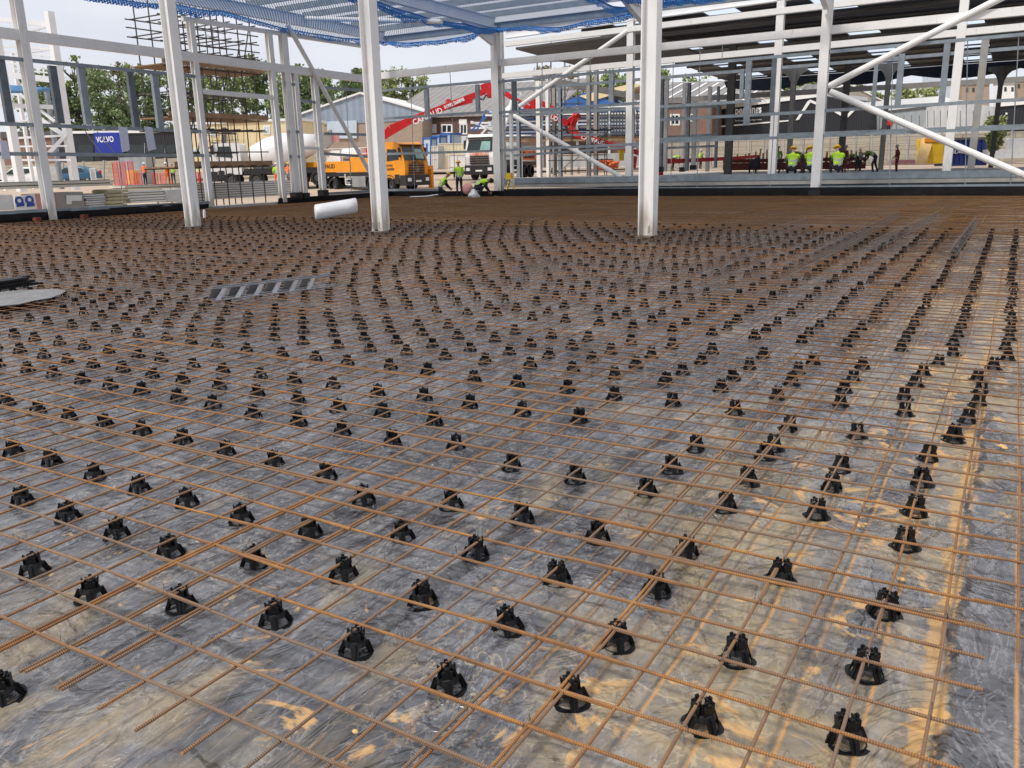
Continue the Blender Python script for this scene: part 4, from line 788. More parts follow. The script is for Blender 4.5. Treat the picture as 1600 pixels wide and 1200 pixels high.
def person(loc, rz, pose, top, leg, vest, hat, label, group='site workers', s=1.):
    P_ = POSES[pose]; V_ = []; R_s = []; E_ = []; seg = []
    def v(p, r, pa=None, kind='top'):
        V_.append(tuple(p)); R_s.append(r)
        if pa is not None: E_.append((pa, len(V_)-1)); seg.append((pa, len(V_)-1, kind))
        return len(V_)-1
    pel = v(P_['pel'], (.15, .115)); wai = v(P_['wai'], (.145, .11), pel); che = v(P_['che'], (.17, .12), wai)
    c = Vector(P_['che']); n_ = Vector(P_['nec']); ax = (n_-c).normalized(); nec = v(n_, .058, che); h = Vector(P_['hd'])
    j = v(n_+(h-n_)*.45, .062, nec, 'skin'); hd = v(h, (.085, .095), j, 'skin'); v(h+(h-n_).normalized()*.075, .07, hd, 'skin')
    fwd = Vector((1, 0, 0)); fwd = (fwd-(h-n_).normalized()*fwd.dot((h-n_).normalized())).normalized(); v(h+fwd*.105-(h-n_).normalized()*.01, .018, hd, 'skin')
    for i, sg in enumerate((1, -1)):
        sh = c+ax*.13+Vector((0, sg*.19, 0)); a = v(sh, .066, che); e = v(P_['el'][i], .052, a); wv = Vector(P_['wr'][i]); w_ = v(wv, .036, e)
        d = (wv-Vector(P_['el'][i])).normalized(); pm_ = v(wv+d*.07, (.038, .022), w_, 'skin'); sd = d.cross(Vector((0, sg, 0))).normalized(); si = sd.cross(d)
        for k, (o_, L) in enumerate(((-.027, .065), (-.009, .078), (.009, .074), (.027, .06))):
            b0 = wv+d*.10+sd*o_; f1 = v(b0, .010, pm_, 'skin'); f2 = v(b0+d*L*.5+si*.006*sg, .009, f1, 'skin'); v(b0+d*L*.85+si*.025*sg, .008, f2, 'skin')
        t1 = v(wv+d*.05-sd*.045, .011, pm_, 'skin'); v(wv+d*.095-sd*.06, .009, t1, 'skin')
        hp = v(Vector(P_['pel'])+Vector((0, sg*.10, -.06)), .10, pel, 'leg'); k_ = v(P_['kn'][i], .066, hp, 'leg'); a_ = v(P_['an'][i], .05, k_, 'leg')
        if pose == 'kneel': v(Vector(P_['an'][i])+Vector((-.12, 0, -.01)), .04, a_, 'boot')
        else: v(Vector(P_['an'][i])+Vector((.15, 0, -.03)), .042, a_, 'boot')
    me = limb_mesh(V_, E_, R_s, 0)
    mats = [M[top], M[leg], M['skin'], M['boot']]; me.materials.clear()
    for m in mats: me.materials.append(m)
    me.calc_loop_triangles() if False else None
    SV = [(Vector(V_[a]), Vector(V_[b_]), k) for a, b_, k in seg]; km = {'top': 0, 'leg': 1, 'skin': 2, 'boot': 3}; vf = []
    a0, a1 = Vector(P_['pel']), n_; axis = (c-a0)
    for f in me.polygons:
        p = f.center; best = 9; kk = 'top'
        for a, b_, k in SV:
            d = b_-a; t = max(0, min(1, (p-a).dot(d)/max(1e-6, d.dot(d)))); q = (p-a-d*t).length
            if q < best: best = q; kk = k
        f.material_index = km[kk]; f.use_smooth = True
        d1 = c-a0; t = (p-a0).dot(d1)/d1.dot(d1); lat = abs(p.y)
        if kk == 'top' and -.15 < t < 1.62 and lat < .235 and (p-(a0+d1*max(0, min(1.3, t)))).length < .27: vf.append((f, t))
    o = bpy.data.objects.new('person', me); COL.objects.link(o); o.location = loc; o.rotation_euler = (0, 0, rz); o.scale = (s, s, s); tag(o, label, 'person', group)
    if vest:
        b = MB(); sc_ = 1.0
        for f, t in vf:
            b.m = 1 if (.12 < t < .34 or .62 < t < .80) else 0
            b.add([me.vertices[i].co+me.vertices[i].normal*.02 for i in f.vertices], [tuple(range(len(f.vertices)))])
        b.build('hi_vis_vest', [M[vest], M['reflect']], o, smooth=True)
    if hat:
        b = MB(); u = (h-n_).normalized(); q = u.to_track_quat('Z', 'X').to_matrix()
        hb = MB(); hb.ell((0, 0, 0), .125, .115, .125, 14, 5, 0, math.pi/2); hb.tube([(0, 0, 0), (0, 0, .012)], [.15, .14], 14)
        b.add([h+u*.05+q @ Vector(x) for x in hb.v], hb.f); b.build('helmet', M[hat], o, smooth=False)
    else:
        b = MB(); b.ell(h+(h-n_).normalized()*.03-fwd*.02, .10, .095, .105, 10, 6); b.build('hair', M['hair'], o, smooth=True)
    return o
AR = math.atan2(RT.y, RT.x)       # heading to the right of the picture
def onW(px, py, d, z=None):
    q = gd(px, py, d); return (q.x, q.y, q.z if z is None else z)
def yplane(px, Y, z): q = Wall((0, Y), (10, Y)).pt(px, 300); return (q.x, Y, z)
person(yplane(690, 34.6, .02), AR+.3, 'kneel', 'cloth_dark', 'cloth_dark', 'hv_yellow', 'hat_yellow', 'kneeling worker in yellow vest and yellow helmet left of the standing worker', s=1.05)
person(yplane(718, 34.8, .02), AR+1.9, 'stand', 'cloth_dark', 'cloth_dark', 'hv_yellow', 'hat_yellow', 'standing worker seen from behind in yellow vest, dark trousers and yellow helmet', s=1.0)
person(yplane(748, 34.9, .02), AR+.2, 'crouch', 'cloth_dark', 'cloth_dark', 'hv_yellow', None, 'crouching worker in dark clothes and yellow vest against the corner bay column', s=1.2)
for px, lb in ((1236, 'crouching worker with grey sleeves seen from behind, left of two yellow vests together'), (1265, 'crouching yellow vest worker seen from behind, just left of the near wall column'), (1306, 'crouching yellow vest worker seen from behind, just right of the near wall column')):
    person(yplane(px, 40.75, .80), AR+1.5+.15*(px % 3-1), 'sit', 'cloth_grey' if px == 1236 else 'cloth_dark', 'cloth_dark', 'hv_yellow', 'hat_yellow', lb).scale = (1.15, 1.25, 1.14)
def far(px, py, d, rz, pose, top, leg, vest, hat, lb, s=1.): 
    q = gd(px, py, d); return person((q.x, q.y, q.z), rz, pose, top, leg, vest, hat, lb, s=s)
far(1214, 272, 50, AR+1.2, 'stand', 'cloth_dark', 'cloth_dark', 'cloth_green', 'hat_grey', 'dark dressed standing worker right beside the white column of the second frame', .9)
far(1249, 271, 51, AR+3.5, 'bend', 'cloth_dark', 'cloth_maroon', 'cloth_green', 'hat_grey', 'leaning worker in olive vest behind the crouching yellow vests', 1.1)
far(1318, 271, 50, AR+.4, 'stand', 'cloth_maroon', 'cloth_maroon', None, 'hat_grey', 'standing worker in maroon workwear and grey helmet behind a crouching yellow vest', .9)
far(1336, 268, 54, AR+2.9, 'bend', 'cloth_dark', 'cloth_dark', 'cloth_green', 'hat_white', 'first of two white helmeted workers close together by the dark column', .95)
far(1343, 268, 56, AR+3.2, 'stand', 'cloth_grey', 'cloth_dark', 'cloth_green', 'hat_white', 'second of two white helmeted workers, the right one', .85)
far(1362, 271, 50, AR+3.0, 'bend', 'cloth_dark', 'cloth_dark', 'cloth_green', 'hair' if False else 'hat_grey', 'striding worker bending left in a dark jacket and green vest', 1.1)
far(1400, 270, 50, AR+3., 'stand', 'cloth_maroon', 'cloth_maroon', None, 'hat_grey', 'lone maroon dressed worker behind the thin posts left of the yellow skip', .9)
far(1176, 271, 50, AR+1., 'crouch', 'cloth_dark', 'cloth_dark', None, None, 'dark dressed person crouching at the end of the thin red pipe arm', 1.2)
far(1053, 267, 62, AR+.4, 'bend', 'cloth_grey', 'cloth_dark', 'hv_yellow', 'hat_yellow', 'distant worker in yellow helmet just right of the right inner column', .95)
far(1094, 264, 64, AR+.4, 'stand', 'cloth_grey', 'cloth_dark', 'hv_yellow', 'hat_white', 'distant worker in yellow vest behind the thin red pipe arm', .8)
far(228, 289, 66, AR+1.2, 'stand', 'hv_orange', 'cloth_dark', 'hv_orange', 'hat_white', 'worker in orange jacket and dark trousers beside the red barriers', .95)
far(264, 291, 64, AR+2.6, 'walk', 'hv_orange', 'hv_orange', None, 'hat_white', 'worker all in orange with white helmet beside the left inner column', 1.0)
far(272, 288, 70, AR+2., 'stand', 'hv_yellow', 'cloth_dark', 'hv_yellow', 'hat_grey', 'worker in green yellow jacket half hidden by the left inner column', .95)
far(434, 292, 58, AR+2., 'stand', 'hv_yellow', 'hv_orange', 'hv_yellow', 'hat_white', 'worker in yellow top and orange trousers beside the mixer drum', .9)
far(452, 292, 57, AR+1., 'stand', 'hv_orange', 'cloth_grey', 'hv_orange', 'hat_yellow', 'worker in orange jacket behind the white posts left of the orange truck', .9)
# ---------------------------------------------------------------- vehicles
def wheel(parent, x, y, r, w_, side):
    b = MB(); pr = [(r*.62, 0), (r*.9, 0), (r, w_*.18), (r, w_*.82), (r*.9, w_), (r*.62, w_)]; n = 22; o = []
    for rr, yy in pr:
        for k in range(n): t = 2*math.pi*k/n; o.append((x+rr*math.cos(t), y+yy*side, r+rr*math.sin(t)))
    b.add(o, [(a*n+k, a*n+(k+1) % n, (a+1)*n+(k+1) % n, (a+1)*n+k) for a in range(5) for k in range(n)]); wo = b.build('wheel', M['tyre'], parent, smooth=False)
    b = MB(); o = []
    for rr, yy in ((r*.62, .02), (r*.5, .10), (r*.24, .10), (r*.2, .03), (r*.02, .03)):
        for k in range(n): t = 2*math.pi*k/n; o.append((x+rr*math.cos(t), y+yy*side, r+rr*math.sin(t)))
    b.add(o, [(a*n+k, a*n+(k+1) % n, (a+1)*n+(k+1) % n, (a+1)*n+k) for a in range(4) for k in range(n)]); b.build('rim', M['rim'], wo)
def cab(t, W, paint, txt, txtm, H=3.35, sidetxt=None):
    """tall flat-fronted lorry cab; x forward to 0, y from 0 (right) to W"""
    b = MB(); P = [(-2.2, .95), (-.10, .95), (-.02, 1.75), (-.10, 2.15), (-.42, 3.05), (-.75, H), (-2.05, H), (-2.2, 3.1)]
    b.poly([(x, .04, z) for x, z in P], (0, W-.08, 0)); b.build('cab', M[paint], t, bevel=.05)
    b = MB(); b.poly([(-.083, .16, 2.14), (-.083, W-.16, 2.14), (-.40, W-.26, 3.02), (-.40, .26, 3.02)], (.03, 0, .012)); ws = b.build('windscreen', M['glass'], t)
    b = MB(); b.poly([(-.055, W*.52, 2.25), (-.055, W-.35, 2.25), (-.30, W-.4, 2.9), (-.30, W*.55, 2.9)], (.012, 0, .004)); b.build('painted_screen_reflection', M['reflection_green'], ws)  # reflection in the windscreen, painted as a pale green patch
    b = MB(); b.poly([(-.52, .02, 2.2), (-.75, .02, 2.9), (-1.6, .02, 2.92), (-1.7, .02, 2.1)], (0, .03, 0)); b.build('side_window', M['glass'], t)
    b = MB(); b.poly([(-.52, W-.05, 2.2), (-.75, W-.05, 2.9), (-1.6, W-.05, 2.92), (-1.7, W-.05, 2.1)], (0, .03, 0)); b.build('side_window', M['glass'], t)
    b = MB()
    for k in range(4): b.box(-.04, .04, .45, W-.45, 1.22+k*.17, 1.33+k*.17)
    b.build('grille', M['black_paint'], t)
    b = MB(); b.box(-.55, .12, .0, W, .42, 1.15, .04, .02); b.box(-1.0, -.551, .0, W, .55, 1.2); bm = b.build('bumper', M['black_paint'], t, bevel=.03)
    for y in (.16, W-.5):
        b = MB(); b.box(.10, .16, y, y+.34, .72, .95, 0, .02); b.build('headlight', M['lamp'], t)
    b = MB(); b.box(.121, .14, W/2-.28, W/2+.28, .66, .78); b.build('number_plate', M['trim_white'], bm)
    for y in (-.16, W+.02):
        b = MB(); b.box(-.42, -.28, y, y+.14, 2.35, 3.0); b.tube([(-.35, y+.07, 3.0), (-.5, W/2 if False else (0.1 if y < 0 else W-.1), 3.08)], .025, 5); b.build('mirror', M['black_paint'], t)
    b = MB(); b.box(-.55, -.2, .1, W-.1, 3.16, 3.22); b.build('sun_visor', M['black_paint'], t)
    b = MB(); n = 20
    for k in range(n):
        a = 2*math.pi*k/n; a2 = 2*math.pi*(k+1)/n; b.beam((.055, W/2+.17*math.cos(a), 1.56+.17*math.sin(a)), (.055, W/2+.17*math.cos(a2), 1.56+.17*math.sin(a2)), .02, .02)
    for k in range(3): a = math.pi/2+k*2*math.pi/3; b.beam((.055, W/2, 1.56), (.055, W/2+.16*math.cos(a), 1.56+.16*math.sin(a)), .02, .02)
    b.build('badge', M['chrome'], t)
    m_ = pm(t)
    if txt: lettering(txt, .34, m_ @ Vector((.03, W/2+.0, 1.87)), m_.to_3x3() @ Vector((0, 1, 0)), Z, txtm, t, align='CENTER', bold=.008)
def place(px, py, d, ang, z=None):
    """front right corner of a vehicle, heading given as angle from picture right"""
    q = gd(px, py, d); return (q.x, q.y, q.z if z is None else z), AR+ang
# orange concrete pump lorry
lc, rz = place(634, 297, 58, math.radians(-36)); q = gd(634, 299, 58)
ot = thing('pump_truck', 'orange concrete pump lorry with black cab front and long red folding boom', 'pump truck', (q.x, q.y, q.z-.05), rz); W = 2.5; mo = pm(ot); m3 = mo.to_3x3()
cab(ot, W, 'orange_paint', 'CAMFAUD', M['letter_black'])
b = MB(); b.box(-10.6, -.9, .7, 1.8, .72, 1.0); b.box(-10.6, -2.4, .05, 2.45, 1.12, 1.38); b.build('chassis', M['black_paint'], ot)
b = MB(); b.box(-10.4, -5.4, .0, .5, 1.42, 2.2); b.box(-10.4, -5.4, 2.0, 2.5, 1.42, 2.2); b.box(-5.35, -2.5, .0, 2.5, 1.40, 2.45); b.box(-10.9, -10.42, .3, 2.2, 1.2, 2.0); b.build('deck_body', M['orange_paint'], ot, bevel=.03)
b = MB(); b.box(-5.3, -3.9, -.02, .5, .35, 1.1); b.build('fuel_tank', M['steel_plate'], ot, bevel=.04)
b = MB(); b.box(-6.0, -5.4, -.03, .2, .5, .56); b.box(-6., -5.4, -.03, .2, .9, .96); b.box(-6., -5.94, -.03, .2, .5, 1.3); b.build('steps', M['trim_white'], ot)
for x in (-1.55, -3.3, -7.4, -8.8):
    b = MB()
    for k in range(10):
        a = math.pi*k/10; a2 = math.pi*(k+1)/10; b.beam((x+.62*math.cos(a), .2, .54+.62*math.sin(a)), (x+.62*math.cos(a2), .2, .54+.62*math.sin(a2)), .4, .04, (0, 0, 1) if abs(math.cos(a)) < .7 else (1, 0, 0))
    b.build('mudguard', M['black_paint'], ot)
for x in (-1.55, -3.3, -7.4, -8.8):
    wheel(ot, x, .35, .52, .34, -1); wheel(ot, x, 2.15, .52, .34, 1)
for x in range(-10, -2):
    b = MB(); b.tube([(x-.2, .05, 2.2), (x-.2, .05, 3.1)], .02, 5); b.build('handrail_post', M['trim_white'], ot)
b = MB(); b.tube([(-10.2, .05, 3.1), (-3.2, .05, 3.1)], .02, 5); b.tube([(-10.2, .05, 2.7), (-3.2, .05, 2.7)], .02, 5); b.build('handrail', M['trim_white'], ot)
b = MB(); b.box(-9.6, -7.2, .8, 1.9, 2.0, 3.0, .2, .1); b.cyl((-6.2, 1.2, 2.7), (1, 0, 0), .45, 1.8, 16); b.build('water_tank', M['white_paint'], ot, bevel=.03)
b = MB(); b.box(-4.4, -3.3, .7, 1.8, 2.46, 3.1); b.cyl((-3.9, 1.25, 3.25), (0, 0, 1), .5, .4, 18); b.build('turret', M['red_paint'], ot)
b = MB(); b.box(-10.9, -10.2, -.1, .15, .3, 1.9); b.box(-1.0, -.7, 3.55, 3.8, .0, 1.75) ; b.box(-1.0, -.7, 2.5, 3.55, 1.5, 1.75); b.cyl((-.85, 3.68, -.0), (0, 0, 1), .2, .08, 12); b.build('outrigger', M['orange_paint'], ot)
lettering('CAMFAUD', .42, mo @ Vector((-9.0, -.012, 1.72)), m3 @ Vector((1, 0, 0)), Z, M['letter_black'], ot, bold=.01)
lettering('01992\n560898', .24, mo @ Vector((-1.75, .03, 1.72)), m3 @ Vector((1, 0, 0)), Z, M['letter_black'], ot, bold=.004)
def boom(pts, hs, name='boom_section', wd=.45, parent=ot, m='red_paint'):
    b = MB()
    for (a, d1, h1), (c_, d2, h2) in zip([(p, d, h) for p, d, h in zip(pts[:-1], hs[:-1], hs[:-1])], [(p, d, h) for p, d, h in zip(pts[1:], hs[1:], hs[1:])]):
        A, B_ = a, c_; d = (B_-A).normalized(); s_ = d.cross(Z).normalized()*wd/2; u = s_.cross(d).normalized() if False else (s_.normalized().cross(d)); u = u if u.z > 0 else -u
        b.hexa([A-s_-u*h1/2, A+s_-u*h1/2, B_+s_-u*h2/2, B_-s_-u*h2/2, A-s_+u*h1/2, A+s_+u*h1/2, B_+s_+u*h2/2, B_-s_+u*h2/2])
    return b.build(name, M[m], parent, True, bevel=.02)
g = lambda x, y, d=57.: gd(x, y, d)
b1 = boom([g(596, 216), g(611, 203), g(640, 189), g(757, 143)], [.4, .66, .46, .38])
boom([g(703, 166), g(738, 157)], [.30, .30], 'ram', .3); boom([g(700, 156), g(702, 170)], [.35, .35], 'ram_bracket', .3); boom([g(735, 158), g(762, 151)], [.08, .08], 'ram_rod', .08, m='chrome')
boom([g(752, 140), g(768, 136), g(768, 152)], [.6, .7, .4], 'elbow', .6); b2 = boom([g(768, 133), g(790, 146), g(828, 170)], [.45, .34, .32])
boom([g(826, 158), g(842, 160), g(868, 171)], [.35, .4, .25]); b3 = boom([g(828, 165), g(888, 194)], [.42, .40]); boom([g(888, 190), g(900, 184), g(902, 178)], [.35, .5, .35], 'elbow', .5)
boom([g(897, 186), g(892, 198), g(899, 212)], [.4, .4, .45], 'elbow_arm'); b4 = boom([g(898, 210), g(940, 222), g(1002, 240), g(1029, 243)], [.42, .36, .32, .4])
boom([g(1027, 236), g(1030, 252), g(1029, 284)], [.6, .7, .5], 'elbow', .6); b5 = boom([g(1030, 251), g(1050, 252), g(1150, 247), g(1183, 244)], [.4, .30, .22, .18]); 
bb = MB(); bb.tube([g(884, 192), g(886, 206), g(893, 214), g(906, 216)], .09, 6); bb.tube([g(1183, 243), g(1186, 248), g(1182, 262)], .12, 6); bb.build('hose', M['black_paint'], ot, True)
bb = MB(); bb.tube([g(760, 148), g(755, 156), g(749, 154)], .06, 6); bb.build('hose', M['black_paint'], ot, True)
def onboom(txt, a, c_, size, m=M['letter_white'], up=.0, d=56.74, sx=1.):
    A = gd(*a, d); B_ = gd(*c_, d); x = (B_-A).normalized(); s_ = x.cross(Z).normalized(); y = s_.cross(x); y = y if y.z > 0 else -y
    t = lettering(txt, size, A+s_*0-y*size*.35, x, y, m, ot, bold=.012, sx=sx)
    v = [v.co.x for v in t.data.vertices]; return t
onboom('CAMFAUD', (645, 191.5), (690, 171.5), .50, sx=.92); onboom('01992 560898', (694, 168), (732, 151.5), .32, sx=.80)
onboom('CAMFAUD', (836, 170), (870, 186), .40, sx=.9); onboom('CAMFAUD', (908, 213.5), (940, 222.5), .36, sx=1.)
# white Camfaud pump lorry
q = gd(727, 282, 65); W = 2.5
wt = thing('pump_truck', 'white concrete pump lorry facing the camera behind the workers, orange sign on its side', 'pump truck', (q.x, q.y, q.z), AR+math.radians(-90-22)); mo = pm(wt); m3 = mo.to_3x3()
cab(wt, W, 'white_paint', 'CAMFAUD', M['sign_orange'], H=3.45)
b = MB(); b.box(-9.4, -.9, .7, 1.8, .72, 1.0); b.box(-9.4, -2.4, .05, 2.45, 1.05, 1.5); b.build('chassis', M['black_paint'], wt)
b = MB(); b.box(-9.3, -5.6, .0, 2.5, 1.35, 2.5); b.box(-5.4, -2.6, .1, 2.4, 1.45, 2.6); b.build('deck_body', M['white_paint'], wt, bevel=.03)
b = MB(); b.box(-9.1, -5.8, 2.505, 2.53, 1.48, 2.22); b.build('side_sign', M['sign_orange'], wt)
lettering('Camfaud', .74, mo @ Vector((-5.95, 2.55, 1.62)), m3 @ Vector((-1, 0, 0)), Z, M['letter_black'], wt, bold=.02, sx=1.); 
for x in (-1.5, -3.2, -6.9, -8.3): wheel(wt, x, .35, .54, .34, -1); wheel(wt, x, 2.15, .54, .34, 1)
b = MB(); b.box(-5.5, -5.1, 2.3, 2.7, .1, 2.0); b.build('outrigger', M['white_paint'], wt)
b = MB(); b.tube([(-3.5, 1.2, 2.7), (-3.5, 1.2, 4.2), (-8.5, 1.4, 6.8)], .22, 8); b.tube([(-3.2, 1.7, 3.0), (-6.5, 1.7, 6.9)], .18, 8); b.tube([(-8.5, 1.4, 6.8), (-4., .8, 8.)], .15, 8); b.build('boom', M['white_paint'], wt)
# white mixer lorry
q = gd(343, 292, 64)
mt = thing('mixer_truck', 'white concrete mixer lorry with big drum seen through the scaffold', 'mixer truck', (q.x, q.y, q.z), AR+math.pi+.12)
cab(mt, 2.5, 'white_paint', None, None, H=3.1)
b = MB(); b.box(-9, -.9, .7, 1.8, .8, 1.1); b.box(-8.6, -2.4, 1.6, 2.45, .9, 1.3); b.build('chassis', M['black_paint'], mt)
b = MB(); o_ = []; n = 24; A = Vector((-2.7, 1.25, 1.9)); D = Vector((-5.2, 0, 1.25)); dn = D.normalized(); a1 = Vector((0, 1, 0)); a2 = dn.cross(a1)
for t, r_ in ((0, .5), (.06, .95), (.3, 1.25), (.55, 1.28), (.8, .9), (1., .55), (1.0, .45)):
    for k in range(n): th = 2*math.pi*k/n; o_.append(A+D*t+(a1*math.cos(th)+a2*math.sin(th))*r_)
b.add(o_, [(i*n+k, i*n+(k+1) % n, (i+1)*n+(k+1) % n, (i+1)*n+k) for i in range(6) for k in range(n)]+[tuple(range(n))]); b.build('drum', M['white_paint'], mt, smooth=True)
b = MB(); b.poly([(-7.6, .7, 3.4), (-8.9, .7, 4.0), (-8.9, .7, 3.0), (-8.2, .7, 2.5)], (0, 1.1, 0)); b.build('hopper', M['girder'], mt)
b = MB(); b.box(-9.4, -8.9, .8, 1.6, 3.1, 3.7); b.build('hopper_flap', M['pink'], mt)
b = MB(); b.beam((-8.3, 1.2, 2.4), (-9.4, 1.2, 1.5), .5, .1); b.build('chute', M['orange_paint'], mt)
for x in (-1.4, -3.2, -6.4, -7.7): wheel(mt, x, .35, .52, .34, -1); wheel(mt, x, 2.15, .52, .34, 1)
def car(loc, rz, paint, lb, L=4.6, H=1.6, pickup=False):
    t = thing('parked_car', lb, 'car', loc, rz); W = 1.85
    if pickup: P = [(0, .45), (.05, .95), (1.25, 1.15), (2.0, 1.72), (3.1, 1.78), (5.2, 1.80), (5.3, 1.1), (5.3, .5)]
    else: P = [(0, .35), (.05, .8), (.95, 1.0), (1.75, 1.5), (3.0, 1.56), (3.9, 1.35), (4.4, .98), (4.5, .4)]
    b = MB(); sec = []
    for yy, s_ in ((0, .93), (.08, 1), (W-.08, 1), (W, .93)):
        sec.append([(-x, (yy if z < 1.1 else yy+(.14 if yy < 1 else -.14)*(z-1.0)/.6*1.0), z*s_ if z > .6 else z) for x, z in P])
    n = len(P); vs = [p for s_ in sec for p in s_]
    fs = [(a*n+i, a*n+(i+1) % n, (a+1)*n+(i+1) % n, (a+1)*n+i) for a in range(3) for i in range(n)]+[tuple(range(n)), tuple(3*n+i for i in range(n-1, -1, -1))]
    b.add(vs, fs); b.build('body', M[paint], t, bevel=.04)
    G = [[(1.4, 1.16), (2.03, 1.58), (2.75, 1.62), (2.75, 1.14)], [(2.85, 1.14), (2.85, 1.62), (3.7, 1.62), (3.9, 1.3)]] if pickup else [[(1.2, 1.02), (1.8, 1.40), (2.5, 1.45), (2.5, 1.0)], [(2.6, 1.0), (2.6, 1.45), (3.1, 1.46), (3.8, 1.2), (3.8, 1.02)]]
    for g_ in G:
        for y, e in ((-.0, .1), (W, -.1)): b = MB(); b.poly([(-x, y+(e*.0 if z < 1.2 else e*.9), z) for x, z in g_], (0, -.012 if y < 1 else .012, 0)); b.build('side_window', M['glass'], t)
    e = P[-1][0]
    for y in (.03, W-.2): b = MB(); b.box(-e-.02, -e+.12, y, y+.17, .85, 1.15); b.build('tail_lamp', M['red_lamp'], t)
    for y in (.1, W-.4): b = MB(); b.box(-.08, .02, y, y+.3, .65, .8); b.build('headlight', M['lamp'], t)
    for x in (-.95, -e+1.05): wheel(t, x, .2, .36, .2, -1); wheel(t, x, W-.2, .36, .2, 1)
    return t
q = gd(3, 291, 78); car((q.x, q.y, q.z-.1), AR+math.pi+.05, 'white_paint', 'white pickup with a hard canopy parked beyond the left wall', pickup=True)
q = gd(95, 284, 84); car((q.x, q.y, q.z-.1), AR+math.pi-.1, 'car_blue', 'blue hatchback with red tail lamp in front of the dark showroom')
# ---------------------------------------------------------------- buildings
def bld(name, label, wall, group=None, cat='building'):
    a = wall.a; return thing(name, label, cat, (a.x, a.y, 0), math.atan2(wall.t.y, wall.t.x), group)
def face(t, wall, pts, m, name='wall', thick=.3, off=0., world=True):
    b = MB(); b.poly([wall.pt(x, y, off) for x, y in pts], -wall.n*thick); return b.build(name, M[m], t, True)
def windows(t, wall, rects, frame='trim_white', glass='glass', name='window'):
    for x0, y0, x1, y1 in rects:
        f = face(t, wall, [(x0, y0), (x1, y0), (x1, y1), (x0, y1)], frame, name, .12, .06)
        dx, dy = (x1-x0)*.14, (y1-y0)*.14; xm = (x0+x1)/2
        for a, c_ in ((x0+dx, xm-dx*.4), (xm+dx*.4, x1-dx)): face(f, wall, [(a, y0+dy), (c_, y0+dy), (c_, y1-dy), (a, y1-dy)], glass, 'pane', .05, .075)
wv = wall_px(115, 104, 275, 100)
t = bld('showroom', 'low dark car showroom with blue sign beyond the left wall', wv)
face(t, wv, [(92, 208), (288, 206), (288, 262), (92, 276)], 'dark_clad', 'wall', 14); face(t, wv, [(90, 205), (290, 203), (290, 207), (90, 209)], 'trim_white', 'fascia', 14.3, .2)
face(t, wv, [(146, 207.5), (189, 207), (190, 242), (149, 242)], 'volvo_blue', 'sign_panel', .5, .5)
A = wv.pt(151, 222.5, .53); B_ = wv.pt(181, 222.5, .53); lettering('VOLVO', .92, A, wv.t if (B_-A).dot(wv.t) > 0 else -wv.t, Z, M['letter_white'], t, bold=.02, sx=.82)
for x0, x1 in ((122, 146), (192, 224), (228, 256), (259, 286)): face(t, wv, [(x0, 226), (x1, 226), (x1, 242 if x0 > 150 else 262), (x0, 242 if x0 > 150 else 264)], 'glass', 'window', .1, .07)
for x0 in (190, 225, 257): face(t, wv, [(x0, 224), (x0+1.5, 224), (x0+1.5, 243), (x0, 243)], 'steel_plate', 'mullion', .1, .1)
t = bld('brick_house', 'low red brick building with dark roof behind the white pickup', wall_px(50, 110, 115, 108)); wb = wall_px(50, 110, 115, 108)
face(t, wb, [(0, 214), (118, 212), (118, 262), (0, 268)], 'brick_red', 'wall', 10); face(t, wb, [(0, 206), (116, 204), (116, 214), (0, 216)], 'dark_steel', 'roof', 10.4, .3); windows(t, wb, [(60, 222, 72, 236), (82, 222, 95, 236)])
wc = wall_px(150, 90, 292, 84)
t = bld('block_wall', 'grey precast panel wall in front of the dark showroom', wc, None, 'wall'); face(t, wc, [(0, 259), (292, 246), (292, 286), (0, 297)], 'panelwall', 'panels', .25)
for x in range(0, 290, 32): face(t, wc, [(x, 257-x*.04), (x+2.5, 257-x*.04), (x+2.5, 297-x*.04), (x, 297-x*.04)], 'concrete', 'post', .3, .06)
# cream cabins
wk = wall_px(300, 80, 470, 78)
t = bld('site_cabin', 'long two storey cream site cabin block behind the scaffold', wk, None, 'site cabin'); face(t, wk, [(300, 194), (466, 187), (466, 262), (300, 270)], 'cream', 'wall', 6)
face(t, wk, [(298, 191), (468, 184), (468, 188), (298, 195)], 'trim_white', 'roof_edge', 6.3, .15); windows(t, wk, [(328, 200, 337, 213), (411, 196, 422, 210), (300, 196, 309, 204), (302, 232, 313, 240)], 'trim_white', 'pale_blue')
face(t, wk, [(346, 199), (353, 199), (353, 230), (346, 230)], 'dark_steel', 'door', .1, .05)
for x in (322, 341, 360, 380, 400, 430, 450): face(t, wk, [(x, 191), (x+1, 191), (x+1, 264), (x, 264)], 'timber', 'joint', .06, .03)
b = MB(); 
for x in range(325, 375, 8): A = wk.pt(x, 231, 1.3); b.tube([A, A+Z*1.1], .03, 5)
A = wk.pt(322, 231, 1.3); B_ = wk.pt(375, 229, 1.3); b.tube([A+Z*1.1, B_+Z*1.1], .03, 5); b.tube([A+Z*.6, B_+Z*.6], .03, 5); b.beam(A-wk.n*.5, B_-wk.n*.5, 1.1, .12); b.build('walkway', M['scaf'], t, True)
